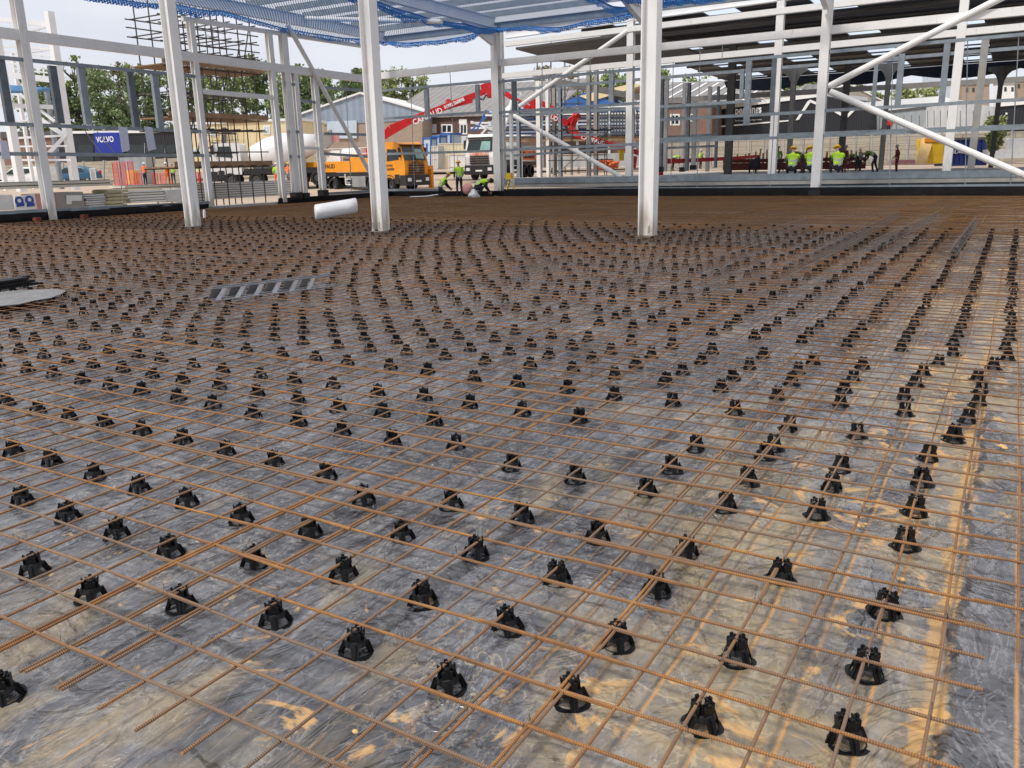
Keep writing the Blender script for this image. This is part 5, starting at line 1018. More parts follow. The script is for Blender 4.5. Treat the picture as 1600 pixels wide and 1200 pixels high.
# grey gabled warehouse
wg = wall_px(455, 112, 655, 108)
t = bld('warehouse', 'grey blue gabled warehouse with roller door behind the orange truck', wg, None, 'warehouse')
face(t, wg, [(440, 190), (562, 146), (660, 174), (660, 187), (470, 197), (440, 197)], 'grey_clad', 'gable', 28); face(t, wg, [(445, 197), (470, 197.2), (660, 187.2), (660, 262), (445, 268)], 'brick_tan', 'wall', 27, -.1)
face(t, wg, [(511, 190), (557, 188), (557, 216), (511, 217)], 'pale_blue', 'roller_door', .2, .15); face(t, wg, [(436, 188), (562, 143.5), (664, 173), (664, 175.5), (562, 146.5), (436, 191)], 'trim_white', 'roof_edge', 28.3, .25)
wh = wall_px(600, 116, 845, 104)
t = bld('works_building', 'dark brick works building with white windows and long grey sheet roof', wh)
face(t, wh, [(600, 186), (860, 178), (860, 262), (600, 262)], 'brick_dark', 'wall', 16); windows(t, wh, [(676, 194, 681.5, 207.5), (689, 194, 707, 208), (718, 193, 730, 210), (606, 194, 622, 208)], 'trim_white', 'glass')
face(t, wh, [(646, 194), (663, 194), (663, 208.5), (646, 208.5)], 'trim_white', 'boarded_window', .1, .1); face(t, wh, [(663, 195), (681, 195), (681, 208), (663, 208)], 'pale_blue', 'window', .1, .1); face(t, wh, [(717, 186), (729, 186), (729, 194), (717, 194)], 'trim_white', 'panel', .1, .1)
b = MB(); A = wh.pt(596, 187, .4); B_ = wh.pt(864, 177, .4); up = -wh.n*11+Z*4.6; b.poly([A, B_, B_+up, A+up], Z*.2); b.build('roof', M['roof_grey'], t, True)
A = wh.pt(652, 221, .3); face(t, wh, [(648, 211), (706, 210), (706, 222), (648, 223)], 'trim_white', 'name_board', .1, .2); lettering('K', .75, A, wh.t if (B_-A).dot(wh.t) > 0 else -wh.t, Z, M['letter_black'], t, bold=.01)
t = thing('hoarding', 'light grey site hoarding behind the white truck cab', 'hoarding', tuple(gd(700, 262, 84))); wf = wall_px(700, 84, 800, 78); face(t, wf, [(700, 213), (812, 210), (812, 266), (700, 268)], 'light_clad', 'panels', .2)
for x0, x1, y0, lb in ((660, 673, 216, 'leftmost of three blue and white portable toilets'), (674, 687, 213, 'middle one of three blue and white portable toilets'), (688, 704, 209, 'rightmost and tallest looking of three blue and white portable toilets')):
    wt_ = wall_px(x0, 74, x1, 73); t = bld('portable_toilet', lb, wt_, 'portable toilets', 'toilet'); face(t, wt_, [(x0, y0), (x1, y0), (x1, 264), (x0, 264)], 'pale_blue', 'body', 1.2)
    face(t, wt_, [(x0-.3, y0-1.5), (x1+.3, y0-1.5), (x1+.3, y0+1.5), (x0-.3, y0+1.5)], 'blue_paint', 'roof', 1.3, .06)
    for x in (x0-.3, x1-1.3): face(t, wt_, [(x, y0), (x+1.6, y0), (x+1.6, 264), (x, 264)], 'blue_paint', 'corner_post', .1, .06)
    face(t, wt_, [((x0+x1)/2-1.3, y0+8), ((x0+x1)/2+1.3, y0+8), ((x0+x1)/2+1.3, y0+27), ((x0+x1)/2-1.3, y0+27)], 'blue_paint', 'door_panel', .05, .04)
for x0, x1, y0, m, lb in ((684, 730, 224, 'cream_rib', 'cream shipping container left of the white truck cab'), (674, 684, 228, 'light_clad', 'narrow grey container end beside the cream container'), (701, 745, 241, 'white_paint', 'low white welfare unit in front of the cream container')):
    wq = wall_px(x0, 70 if m != 'white_paint' else 68, x1, 69.5 if m != 'white_paint' else 67.5); t = bld('container', lb, wq, None, 'container'); face(t, wq, [(x0, y0), (x1, y0), (x1, 264), (x0, 265)], m, 'body', 2.4)
    for yy in (y0, y0+19): face(t, wq, [(x0, yy), (x1, yy), (x1, yy+1.3), (x0, yy+1.3)], 'panel_cream', 'frame_rail', .1, .05)
    for x in (x0, x0+(x1-x0)*.28, x1-1.2): face(t, wq, [(x, y0+1.4), (x+1.2, y0+1.4), (x+1.2, 263), (x, 263)], 'panel_cream', 'door_bar', .1, .04)
# right hand side background
wr = wall_px(985, 112, 1112, 106)
t = bld('brick_unit', 'red brick unit with grey striped roof right of the right inner column', wr); face(t, wr, [(880, 176), (985, 160), (1060, 158), (1112, 164), (1112, 250), (880, 256)], 'brick_red', 'wall', 14); windows(t, wr, [(1047, 178, 1062, 196), (1072, 178, 1086, 190)])
b = MB(); A = wr.pt(985, 162, .3); B_ = wr.pt(1170, 160, .3); up = -wr.n*12+Z*3.2; b.poly([A, B_, B_+up, A+up], Z*.2); b.build('roof', M['roof_grey'], t, True)
b = MB()
for k in range(9): c_ = A+(B_-A)*((k+.5)/9)+Z*.22; b.poly([c_, c_+wr.t*.35, c_+wr.t*.35+up*.9, c_+up*.9], Z*.05)
b.build('rooflights', M['trim_white'], t, True)
t = bld('blue_roof_unit', 'unit with dark blue and yellow roof bands left of the right inner column', wall_px(855, 96, 960, 94)); wj = wall_px(855, 96, 1000, 92)
face(t, wj, [(862, 168), (920, 142), (960, 160), (960, 176), (862, 178)], 'blue_paint', 'gable', 8); face(t, wj, [(905, 150), (985, 131), (1010, 131), (925, 158)], 'cream', 'roof', 6, .2); face(t, wj, [(862, 176), (1010, 160), (1010, 210), (862, 216)], 'brick_tan', 'wall', 7, -.1)
wl_ = wall_px(1110, 110, 1356, 97)
t = bld('black_building', 'black clad building with white lettered sign and white chevrons', wl_)
face(t, wl_, [(1108, 172), (1290, 150), (1356, 166), (1356, 224), (1108, 236)], 'dark_clad', 'wall', 14); face(t, wl_, [(1106, 167), (1290, 144), (1290, 150), (1106, 173)], 'trim_white', 'roof_edge', 14.3, .2)
face(t, wl_, [(1110, 198), (1238, 187), (1238, 189), (1110, 200)], 'trim_white', 'stripe', .1, .1)
for P_ in ([(1243, 188), (1262, 158), (1268, 157), (1248, 187)], [(1262, 158), (1266, 155.5), (1290, 166), (1290, 170)], [(1300, 173), (1322, 186), (1324, 181), (1304, 171)], [(1322, 186), (1338, 170), (1334, 168), (1320, 183)]): face(t, wl_, P_, 'trim_white', 'chevron', .15, .15)
A = wl_.pt(1148, 186, .35); B_ = wl_.pt(1190, 181, .35); xd = wl_.t if (B_-A).dot(wl_.t) > 0 else -wl_.t
lettering('pennings', 1.3, Vector((A.x, A.y, A.z+.6)), xd, Z, M['letter_white'], t, bold=.03, sx=.78); lettering("The UK's Leading Accident Repair Centres", .26, Vector((A.x, A.y, A.z-.3)), xd, Z, M['letter_white'], t, sx=.80)
b = MB(); C = A+xd*2.3+Z*2.0; b.tube([C+xd*(k*.12)+Z*(.35*math.sin(math.pi*k/14)**.7 if 0 < k < 14 else 0) for k in range(15)], .035, 5); b.build('car_emblem', M['letter_white'], t, True)
for gx, gy, gw, lb, ex in ((1203, 131, 66, 'pale stained concrete gable above the black building, left of the near wall column', 6), (1325, 131, 75, 'pale stained concrete gable above the black building, right of the near wall column', 5)):
    wn = wall_px(gx-gw, 128, gx+gw, 124); t = bld('gabled_shed', lb, wn, 'gabled sheds behind the black building'); face(t, wn, [(gx-gw, gy+31), (gx, gy), (gx+gw*.7, gy+26), (gx+gw*.7, gy+50), (gx-gw, gy+50)], 'roof_tan', 'gable', 12); face(t, wn, [(gx-gw-2, gy+30), (gx, gy-2.5), (gx+gw*.72, gy+25), (gx+gw*.72, gy+27), (gx, gy+.3), (gx-gw-2, gy+33)], 'trim_white', 'roof_edge', 12.3, .2)
    b = MB(); A = wn.pt(gx+8, gy+3, -1); B_ = wn.pt(gx+gw*.7, gy+25, -1); up = -wn.n*22+Z*3.0-wn.t*0; 
wn = wall_px(1040, 134, 1500, 130); t = bld('north_light_roofs', 'long ridged grey asbestos roofs with white rooflight strips behind the gables', wn, None, 'roof')
for k, (x0, x1, y0, y1) in enumerate(((1040, 1170, 131, 164), (1232, 1300, 131, 156), (1420, 1500, 150, 166))):
    face(t, wn, [(x0, y1), (x0+(x1-x0)*.45, y0), (x1, y0+3), (x1, y1)], 'roof_grey', 'roof', 10, .3*k)
    for j in range(6): xx = x0+(x1-x0)*(.1+.14*j); face(t, wn, [(xx, y1-2), (xx+(x1-x0)*.18, y0+8), (xx+(x1-x0)*.20, y0+8), (xx+3, y1-2)], 'trim_white', 'rooflight', .1, .3*k+.15)
ws_ = wall_px(1352, 100, 1600, 90)
t = bld('clad_shed', 'grey and white sheet clad shed behind the yellow skip', ws_, None, 'shed'); face(t, ws_, [(1352, 178), (1447, 168), (1447, 222), (1352, 226)], 'mid_clad', 'wall', 10); face(t, ws_, [(1447, 168), (1500, 158), (1560, 168), (1560, 216), (1447, 222)], 'light_clad', 'wall', 10)
face(t, ws_, [(1355, 176), (1447, 166), (1447, 169), (1355, 179)], 'dark_steel', 'roof_edge', 10.2, .15); face(t, ws_, [(1385, 188), (1396, 190), (1390, 203), (1382, 203)], 'red_paint', 'red_panel', .1, .1); face(t, ws_, [(1365, 206), (1391, 194), (1391, 206)], 'dark_clad', 'black_panel', .1, .1)
for x in (1362, 1374, 1400, 1412, 1424, 1436): face(t, ws_, [(x, 180), (x+.8, 180), (x+.8, 222), (x, 222)], 'dark_steel', 'joint', .05, .04)
for x in (1449, 1459, 1469, 1480, 1500, 1509, 1520, 1545): face(t, ws_, [(x, 173), (x+.8, 173), (x+.8, 198), (x, 198)], 'dark_steel', 'joint', .05, .04)
face(t, ws_, [(1352, 160), (1470, 150), (1500, 157), (1447, 167), (1352, 177)], 'trim_white', 'roof', 8, -2)
wq = wall_px(1572, 88, 1660, 84); t = bld('black_shed', 'black clad shed with white lamp at the right edge', wq, None, 'shed'); face(t, wq, [(1560, 166), (1660, 158), (1660, 216), (1560, 216)], 'dark_clad', 'wall', 8); face(t, wq, [(1556, 160), (1660, 151), (1660, 158), (1556, 167)], 'trim_white', 'roof_edge', 8.3, .2); face(t, wq, [(1571, 176), (1574, 176), (1574, 179), (1571, 179)], 'trim_white', 'lamp', .1, .1)
for x0, x1, y0, m, lb in ((1503, 1546, 132, 'brick_tan', 'distant pinkish block of flats behind the clad shed'), (1553, 1585, 131, 'trim_white', 'distant white block of flats with tall dark windows'), (1584, 1650, 126, 'brick_tan', 'distant brown roofed building at the right edge')):
    wz = wall_px(x0, 190, x1, 188); t = bld('distant_flats', lb, wz, 'distant flats on the right skyline'); face(t, wz, [(x0, y0), (x1, y0-1), (x1, 170), (x0, 170)], m, 'wall', 14)
    windows(t, wz, [(x0+6, y0+5, x0+10, y0+12), (x0+16, y0+5, x0+20, y0+12), (x0+27, y0+5, x0+31, y0+12)], 'dark_steel', 'glass'); face(t, wz, [(x0-1, y0-3), (x1+1, y0-4), (x1+1, y0), (x0-1, y0)], 'girder', 'roof', 14.5, .3)
wz = wall_px(1484, 300, 1504, 300); t = bld('tower_block', 'faint pale blue tower far away behind the second frame column', wz, None, 'tower'); face(t, wz, [(1484, 98), (1503, 98), (1503, 170), (1484, 170)], 'pale_blue', 'wall', 20)
# concrete panel wall
wp = wall_px(1095, 92, 1620, 76); t = bld('panel_wall', 'long low wall of stained precast concrete panels across the right background', wp, None, 'wall')
face(t, wp, [(1020, 222), (1640, 204), (1640, 252), (1020, 266)], 'panelwall', 'panels', .2)
for k in range(22): x = 1030+27.5*k; y = 220-.029*(x-1020); face(t, wp, [(x, y), (x+3.2, y), (x+3.2, y+44), (x, y+44)], 'concrete', 'post', .3, .06)
b = MB()
for k in range(30): x = 1030+20.5*k; A = wp.pt(x, 245-.02*(x-1020), 2.); b.tube([A+Z*(-1.), A+Z*1.5], .03, 5)
A = wp.pt(1030, 245, 2.); B_ = wp.pt(1625, 233, 2.)
for h in (.2, .8, 1.4): b.tube([A+Z*h, B_+Z*h], .025, 5)
one('edge_guardrail', b, M['wiregrey'], 'thin grey temporary guard rail in front of the concrete panel wall', 'guard rail')
# skip, container, plywood, bales
def gbox(name, lb, cat, px0, px1, py0, py1, d, th, m, group=None, d1=None, taper=0, extra=None):
    w_ = wall_px(px0, d, px1, d1 if d1 else d); t = bld(name, lb, w_, group, cat); A = w_.pt(px0+taper, py1); B_ = w_.pt(px1-taper, py1); C = w_.pt(px1, py0); D = w_.pt(px0, py0); z0 = min(A.z, B_.z); z1 = (C.z+D.z)/2
    b = MB(); b.poly([Vector((A.x, A.y, z0)), Vector((B_.x, B_.y, z0)), Vector((C.x, C.y, z1)), Vector((D.x, D.y, z1))], -w_.n*th); b.build('body', M[m], t, True, bevel=.02); return t, w_
t, w_ = gbox('skip', 'dark blue waste skip with white lettering behind the diagonal tube', 'skip', 1482, 1541, 217, 258, 71, 2.4, 'skip_blue')
for x in range(1486, 1540, 7): face(t, w_, [(x, 219), (x+1.6, 219), (x+1.6, 256), (x, 256)], 'skip_blue', 'rib', .1, .1)
face(t, w_, [(1480, 215.5), (1543, 214), (1543, 218), (1480, 219)], 'dark_steel', 'rim', .3, .12); lettering('BLAC', .42, w_.pt(1487, 240, .12), w_.t, Z, M['letter_white'], t)
t, w_ = gbox('waste_container', 'yellow waste container left of the blue skip', 'container', 1448, 1475, 217, 255, 71, 1.8, 'yellow', taper=2)
face(t, w_, [(1446, 216), (1477, 215), (1477, 221), (1446, 222)], 'orange_paint', 'rim', .2, .1)
b = MB(); A = gd(1431, 256, 69); B_ = gd(1447, 255, 69); C = gd(1459, 217, 70.2); D = gd(1441, 215, 70.2); b.poly([A, B_, C, D], FW*.05); one('plywood_sheet', b, M['ply'], 'plywood sheet leaning against the yellow waste container', 'plywood sheet')
gbox('wrapped_bale', 'long white wrapped bale lying on the floor at the right edge', 'bale', 1545, 1625, 233, 246, 70, 1.2, 'wrap'); gbox('wrapped_bale', 'upper white wrapped bale at the right edge, on top of the long one', 'bale', 1585, 1640, 215, 231.5, 70, 1.2, 'wrap')
gbox('plastic_heap', 'pink plastic heap left of the plywood sheet', 'plastic', 1400, 1430, 250, 256, 69, .8, 'pink'); gbox('timber_pack', 'low pack of pale timber behind the thin red pipe arm', 'timber', 1143, 1170, 255, 263, 66, 1., 'timber')
tp = thing('timber_rack', 'row of upright wooden pallets and offcuts behind the crouching yellow vests', 'timber', tuple(gd(1180, 265, 62)))
for k in range(46):
    x = 1150+k*4.3+random.uniform(-1, 1); b = MB(); A = gd(x, 258+random.uniform(-2, 2), 62); b.beam(A-Z*.3, A+Z*random.uniform(.3, 1.2)+RT*random.uniform(-.15, .15), .12, .1, RT); b.build('stake', M['timber'], tp, True)
b = MB(); b.beam(gd(1130, 252, 61), gd(1352, 248, 61), .2, .25); b.beam(gd(1130, 261, 61), gd(1352, 258, 61), .2, .5); b.build('base_rail', M['cloth_maroon'], tp, True)
# orange heap, red and yellow bits near the middle
b = MB()
for k in range(46): A = gd(random.uniform(936, 964), random.uniform(251, 263), 60+random.uniform(-1, 1)); b.ell(A, random.uniform(.1, .28), random.uniform(.1, .28), random.uniform(.05, .2), 7, 4)
one('plastic_netting_heap', b, M['orange_mesh'], 'heap of orange plastic netting left of the right inner column', 'netting')
b = MB(); b.beam(gd(971, 235, 55), gd(971, 250, 55), .3, .3, RT); one('hanging_chain_bag', b, M['yellow'], 'small yellow chain bag hanging by the white column left of the right inner column', 'chain bag')
b = MB(); b.beam(gd(991, 245, 55), gd(989, 262, 55), .35, .35, RT); one('red_bucket', b, M['red_plastic'], 'small red drum beside the right inner column', 'drum')
# stacks of cladding panels and packs outside the left wall
def wpack(px0, px1, py0, py1, X, lb, m, name='panel_pack', cat='panel pack', th=1.1, layers=0, lm='galv_shade'):
    w_ = Wall((X, 0), (X, 10)); A = w_.pt(px0, py1); B_ = w_.pt(px1, py1); D = w_.pt(px0, py0); z0, z1 = A.z, D.z; t = thing(name, lb, cat, (X, A.y, z0), 0, 'packs stacked outside the left wall'); b = MB()
    if layers:
        h = (z1-z0)/layers
        for k in range(layers): e = random.uniform(-.12, .12); b.box(X-th, X+random.uniform(-.05, .05), A.y+e, B_.y+e, z0+k*h, z0+(k+.72)*h)
        b.build('panels', M[m], t, True); b = MB()
        for k in range(layers): b.box(X-th+.1, X-.1, A.y+.1, B_.y-.1, z0+(k+.72)*h+.003, z0+(k+1)*h-.003)
        b.build('spacer_layers', M[lm], t, True)
    else: b.box(X-th, X, A.y, B_.y, z0, z1); b.build('body', M[m], t, True, bevel=.03)
    return t, w_
wpack(-30, 180, 286, 297, -31.6, 'long cream panel slab laid across the packs at the far left', 'panel_cream', th=1.3, layers=2)
wpack(-20, 24, 306, 330, -31.5, 'white wrapped pack at the left edge beside the safety sign', 'wrap'); wpack(62, 92, 303, 328, -31.6, 'pinkish shrink wrapped pack behind the leftmost white column', 'pink')
wpack(92, 134, 301, 326, -31.5, 'dark grey wrapped pack with white delivery notes', 'girder'); wpack(135, 168, 303, 324, -31.6, 'grey see through wrapped pack right of the dark one', 'wrap', layers=6)
wpack(169, 200, 296, 324, -31.5, 'stack of yellowish insulation panels', 'insul', layers=5, lm='panel_cream'); wpack(201, 262, 297, 318, -31.7, 'stack of white and yellowish panels beside the left inner column', 'trim_white', layers=5, lm='insul')
wpack(262, 290, 296, 316, -31.6, 'white wrapped pack tight against the left inner column', 'wrap'); wpack(196, 330, 290, 297, -33.2, 'long thin cream panels behind the insulation stacks', 'panel_cream', layers=2)
wpack(330, 470, 286, 312, -34.5, 'wide stack of white ribbed panels seen under the scaffold', 'trim_white', layers=7); wpack(296, 328, 292, 318, -33.8, 'stack of white ribbed panels left of the wide stack', 'trim_white', layers=6)
t = thing('safety_sign', 'white safety sign with blue round pictograms leaning on the packs', 'sign', tuple(Wall((-31.3, 0), (-31.3, 10)).pt(40, 325)), 0); w_ = Wall((-31.35, 0), (-31.35, 10))
face(t, w_, [(23, 307), (54, 303), (58, 326), (24, 330)], 'trim_white', 'board', .05)
for cx_ in (30, 46):
    c_ = w_.pt(cx_, 314-.1*(cx_-30), .02); b = MB(); b.cyl(c_, w_.n, .16, .02, 18); b.build('pictogram', M['letter_blue'], t, True); b = MB(); b.cyl(c_+Z*.01, w_.n, .07, .03, 12); b.build('pictogram_face', M['trim_white'], t, True)
    face(t, w_, [(cx_-4, 318.5), (cx_+8, 317), (cx_+8.5, 322), (cx_-3.5, 323.5)], 'letter_blue', 'caption_panel', .02, .02)
for k, (x0, x1, y0, y1) in enumerate(((104, 128, 305, 314), (104, 112, 314, 319))):
    b = MB(); w_ = Wall((-31.45, 0), (-31.45, 10)); b.poly([w_.pt(x0, y0), w_.pt(x1, y0), w_.pt(x1, y1), w_.pt(x0, y1)], (-.01, 0, 0)); one('delivery_note', b, M['trim_white'], ['larger white delivery note on the dark grey pack', 'small white delivery note under the larger one on the dark pack'][k], 'paper')
# papers hung on the rail
for k, (P_, lb) in enumerate((([(185, 197), (199, 199), (203, 233), (200, 236), (191, 238)], 'white paper sheet hung on the rail, left one beside the blue sign'), ([(225, 197), (238, 199), (244, 233), (232, 236)], 'white paper sheet hung on the rail just left of the left inner column'), ([(0, 219), (10, 220), (17, 248), (3, 249)], 'pale paper sheet hanging at the left edge of the photo'))):
    b = MB(); b.poly([W0.pt(x, y, .16) for x, y in P_], (-.01, 0, 0)); one('hanging_paper', b, M['paper'], lb, 'paper sheet', 'paper sheets hung on the left wall rails')
# red pedestrian barriers
for k, (x, y) in enumerate(((180, 292), (192, 292), (204, 291), (215, 291), (240, 291), (252, 291), (143, 284), (303, 290), (312, 290))):
    w_ = wall_px(x, 66, x+13, 65); b = MB(); t = w_.t if (w_.pt(x+13, y)-w_.pt(x, y)).dot(w_.t) > 0 else -w_.t; A = w_.pt(x, y); h = 1.0 if k not in (0, 1, 2) else 1.9
    b.tube([A, A+Z*h, A+Z*h+t*.95, A+t*.95], .03, 5); b.tube([A+Z*.15, A+Z*.15+t*.95], .025, 5)
    for j in range(8): b.tube([A+Z*.15+t*(.1+.11*j), A+Z*h*(.98)+t*(.1+.11*j)], .012, 4)
    one('pedestrian_barrier', b, M['red_plastic'] if k != 6 else M['trim_white'], ['tall red mesh gate, leftmost beside the insulation stack', 'tall red mesh gate, second of the tall three', 'tall red mesh gate, third of the tall three', 'low red barrier at the orange jacket worker', 'low red barrier between the two orange workers', 'low red barrier left of the all orange worker', 'low white topped barrier in front of the blue hatchback', 'low red barrier just right of the left inner column', 'low red barrier further right of the left inner column'][k], 'barrier', 'pedestrian barriers in the yard')
gbox('storage_cage', 'ply and yellow storage crate behind the tall red gates', 'crate', 197, 208, 266, 287, 70, 1.2, 'ply'); gbox('shelter', 'small grey timber framed shelter behind the orange worker', 'shelter', 186, 228, 246, 288, 76, 2, 'mid_clad')
# ---------------------------------------------------------------- scaffolds
def scaffold(name, lb, X, px0, px1, n, zs, z1, boards, rows=2, gap=1.4, ladder=True, z0=-.1, basey=320):
    w_ = Wall((X, 0), (X, 10)); y0 = w_.pt(px0, basey).y; y1 = w_.pt(px1, basey).y; t = thing(name, lb, 'scaffold', (X, y0, z0))
    for r_ in range(rows):
        x = X-gap*r_
        for k in range(n):
            y = y0+(y1-y0)*k/(n-1); b = MB(); b.tube([(x, y, z0), (x, y, z1+random.uniform(-.5, .4))], .03, 6); b.build('standard', M['scaf'], t, True)
        for z in zs: b = MB(); b.tube([(x, y0-.5, z), (x, y1+.5, z+.02)], .03, 6); b.build('ledger', M['scaf'], t, True)
    for z in zs[::2]:
        for k in range(n): y = y0+(y1-y0)*k/(n-1); b = MB(); b.tube([(X+.4, y, z+.07), (X-gap-.4, y, z+.07)], .03, 6); b.build('transom', M['scaf'], t, True)
    for k in range(0, n-1):
        ya = y0+(y1-y0)*k/(n-1); yb = y0+(y1-y0)*(k+1)/(n-1); b = MB(); b.tube([(X+.06, ya, zs[k % len(zs)]), (X+.06, yb, zs[k % len(zs)]+2.4)], .03, 6); b.build('diagonal', M['scaf'], t, True)
    for z in boards:
        b = MB(); nb_ = 5
        for j in range(nb_): b.box(X-gap+.05+j*gap/nb_, X-gap+.02+(j+1)*gap/nb_, y0-.6, y1+.6, z, z+.04)
        b.build('boards', M['board'], t, True); b = MB(); b.box(X+.05, X+.09, y0-.6, y1+.6, z+.045, z+.27); b.build('toe_board', M['board'], t, True)
    if ladder:
        b = MB(); yl = y0+(y1-y0)*.55
        for s_ in (-.2, .2): b.tube([(X-.4, yl+s_, zs[-3] if len(zs) > 3 else z0), (X-.5, yl+s_, z1+.2)], .025, 5)
        z = (zs[-3] if len(zs) > 3 else z0)+.2
        while z < z1: b.tube([(X-.45, yl-.2, z), (X-.45, yl+.2, z)], .018, 5); z += .28
        b.build('ladder', M['galv'], t, True)
    return t
wS = Wall((-32.6, 0), (-32.6, 10)); Zs = [wS.pt(350, y).z for y in (262, 238, 205, 180, 150, 112, 88, 76, 64, 50, 38)]
scaffold('scaffold_tower', 'tall dark tube scaffold with timber decks outside the left wall, behind the left inner column', -32.6, 296, 416, 7, Zs, 9.7, [wS.pt(350, y).z for y in (261, 187, 110)], gap=2.2)
def scafpx(lb, px0, px1, pyb, pyt, d, nz_, boards):
    A = gd(px0, pyb, d); B_ = gd(px1, pyb, d); t = thing('scaffold', lb, 'scaffold', tuple(A)); top = gd(px0, pyt, d).z; n = max(3, int((B_-A).length/1.8))
    for r_ in range(2):
        o_ = FW*1.2*r_; o_.z = 0
        for k in range(n+1): p = A+(B_-A)*k/n+o_; b = MB(); b.tube([p, Vector((p.x, p.y, top+random.uniform(-.5, .5)))], .03, 5); b.build('standard', M['scaf'], t, True)
        for j in range(1, nz_+1): z = A.z+(top-A.z)*j/nz_; b = MB(); b.tube([Vector((A.x, A.y, z))+o_-RT*.4, Vector((B_.x, B_.y, z))+o_+RT*.4], .028, 5); b.build('ledger', M['scaf'], t, True)
    for k in range(n): p = A+(B_-A)*k/n; q = A+(B_-A)*(k+1)/n; b = MB(); b.tube([p+Z*(top-A.z)*(k % 3)*.3, q+Z*(top-A.z)*((k % 3)*.3+.35)], .028, 5); b.build('diagonal', M['scaf'], t, True)
    for j in boards: z = A.z+(top-A.z)*j; o_ = FW*.6; b = MB(); b.beam(Vector((A.x, A.y, z))+o_, Vector((B_.x, B_.y, z))+o_, 1.2, .06); b.build('boards', M['board'], t, True)
scafpx('dark tube scaffold behind the white pump truck, reaching up to the roof', 842, 905, 272, 78, 72, 9, [.42, .78]); scafpx('dark tube scaffold left of the right inner column with a brown deck', 868, 948, 274, 205, 52, 3, [.5])
# third frame of galvanised studs in the middle distance
G3 = 'posts of the third frame in the middle distance'
for k, (x, yb, yt, wd, m) in enumerate(((843, 277, 130, .28, 'white_steel'), (857, 277, 135, .22, 'white_steel'), (867, 278, 132, .24, 'girder'), (876, 277, 138, .2, 'galv'), (920, 276, 110, .26, 'girder'), (931, 274, 108, .26, 'girder'), (1032, 268, 128, .2, 'galv'), (1039, 268, 128, .22, 'white_steel'), (1066, 268, 133, .22, 'white_steel'), (1073, 267, 133, .2, 'galv'), (1083, 265, 160, .25, 'white_steel'), (1105, 268, 138, .24, 'white_steel'), (812, 282, 160, .2, 'galv'), (1118, 262, 138, .14, 'galv'))):
    d = 54+(k % 3)*2.5; q = gd(x, yb, d); zt = gd(x, yt, d).z; column(q.x, q.y, q.z, zt, wd, .24, 'slim %s distant post %s, %s from the left' % ({'white_steel': 'white', 'girder': 'grey', 'galv': 'galvanised'}[m], 'left of the right inner column' if x < 1000 else 'right of the right inner column', ['second', 'third', 'fourth', 'fifth', 'sixth', 'seventh', 'first', 'second', 'third', 'fourth', 'fifth', 'sixth', 'first', 'last'][k]), m=m, group=G3, name='steel_post', base=.3 if x > 1030 and k % 2 == 0 else None)
wT = wall_px(800, 57, 1010, 56); wU = wall_px(1022, 58, 1120, 55)
for w_, a, q, lb in ((wT, (800, 176), (1005, 168), 'rail across the stud panel left of the right inner column, upper'), (wT, (830, 212), (1005, 209), 'rail across the foot of the stud panel'), (wT, (800, 230), (905, 229), 'thin low rail behind the white pump truck'), (wU, (1022, 171), (1120, 166), 'rail across the posts right of the right inner column, top'), (wU, (1022, 186), (1120, 182), 'rail across the posts right of the right inner column, second'), (wU, (1022, 215), (1120, 210), 'rail across the posts right of the right inner column, third'), (wU, (1022, 232), (1120, 228), 'rail across the posts right of the right inner column, lowest')):
    pbeam(w_, a, q, .08, .14, 'galv', 'cladding_rail', lb, 'cladding rail', .2, 'rails of the third frame')
GS3 = 'studs of the panel in the middle distance'
for k in range(15):
    x = 936+k*4.6; pbeam(wT, (x, 170), (x, 208), .09, .09, 'galv', 'wall_stud', 'thin vertical stud of the stud panel left of the right inner column', 'stud', .1, GS3)
# blue and white steel racks behind
wR = wall_px(740, 74, 1000, 70); t = bld('steel_rack', 'blue and white stacked steelwork behind the third frame', wR, None, 'steel stack')
for k in range(9):
    y = 168+k*5.4; face(t, wR, [(770-6*k % 17, y), (1000, y-3), (1000, y-1), (770-6*k % 17, y+2.4)], 'pale_blue' if k % 2 else 'trim_white', 'beam', 1.2, (k % 3)*.5)
    face(t, wR, [(780, y+2.6), (1000, y-.6), (1000, y+.8), (780, y+4.0)], 'blue_paint', 'beam', .8, (k % 2)*.4)
for x in (778, 808, 845, 900, 950, 990): face(t, wR, [(x, 165), (x+3, 165), (x+3, 262), (x, 264)], 'trim_white', 'leg', .4, .6)
face(t, wR, [(790, 216), (1000, 212), (1000, 219), (790, 222)], 'board', 'timber_deck', 1.2, .8); 
wR2 = wall_px(700, 80, 780, 78); t = bld('lattice_rack', 'small blue lattice steelwork left of the corner bay column', wR2, None, 'steel stack')
for a, q in (((736, 205), (775, 168)), ((736, 190), (775, 205)), ((736, 200), (775, 200)), ((736, 192), (772, 192)), ((745, 205), (760, 172)), ((752, 210), (778, 180))):
    A = wR2.pt(*a); B_ = wR2.pt(*q); b = MB(); b.beam(A, B_, .15, .15); b.build('bar', M['blue_paint'] if a[1] % 2 else M['white_far'], t, True)
t, w_ = gbox('low_wall_unit', 'low white and timber hoarding strip in the yard behind the third frame', 'hoarding', 860, 1030, 240, 258, 68, .3, 'light_clad')
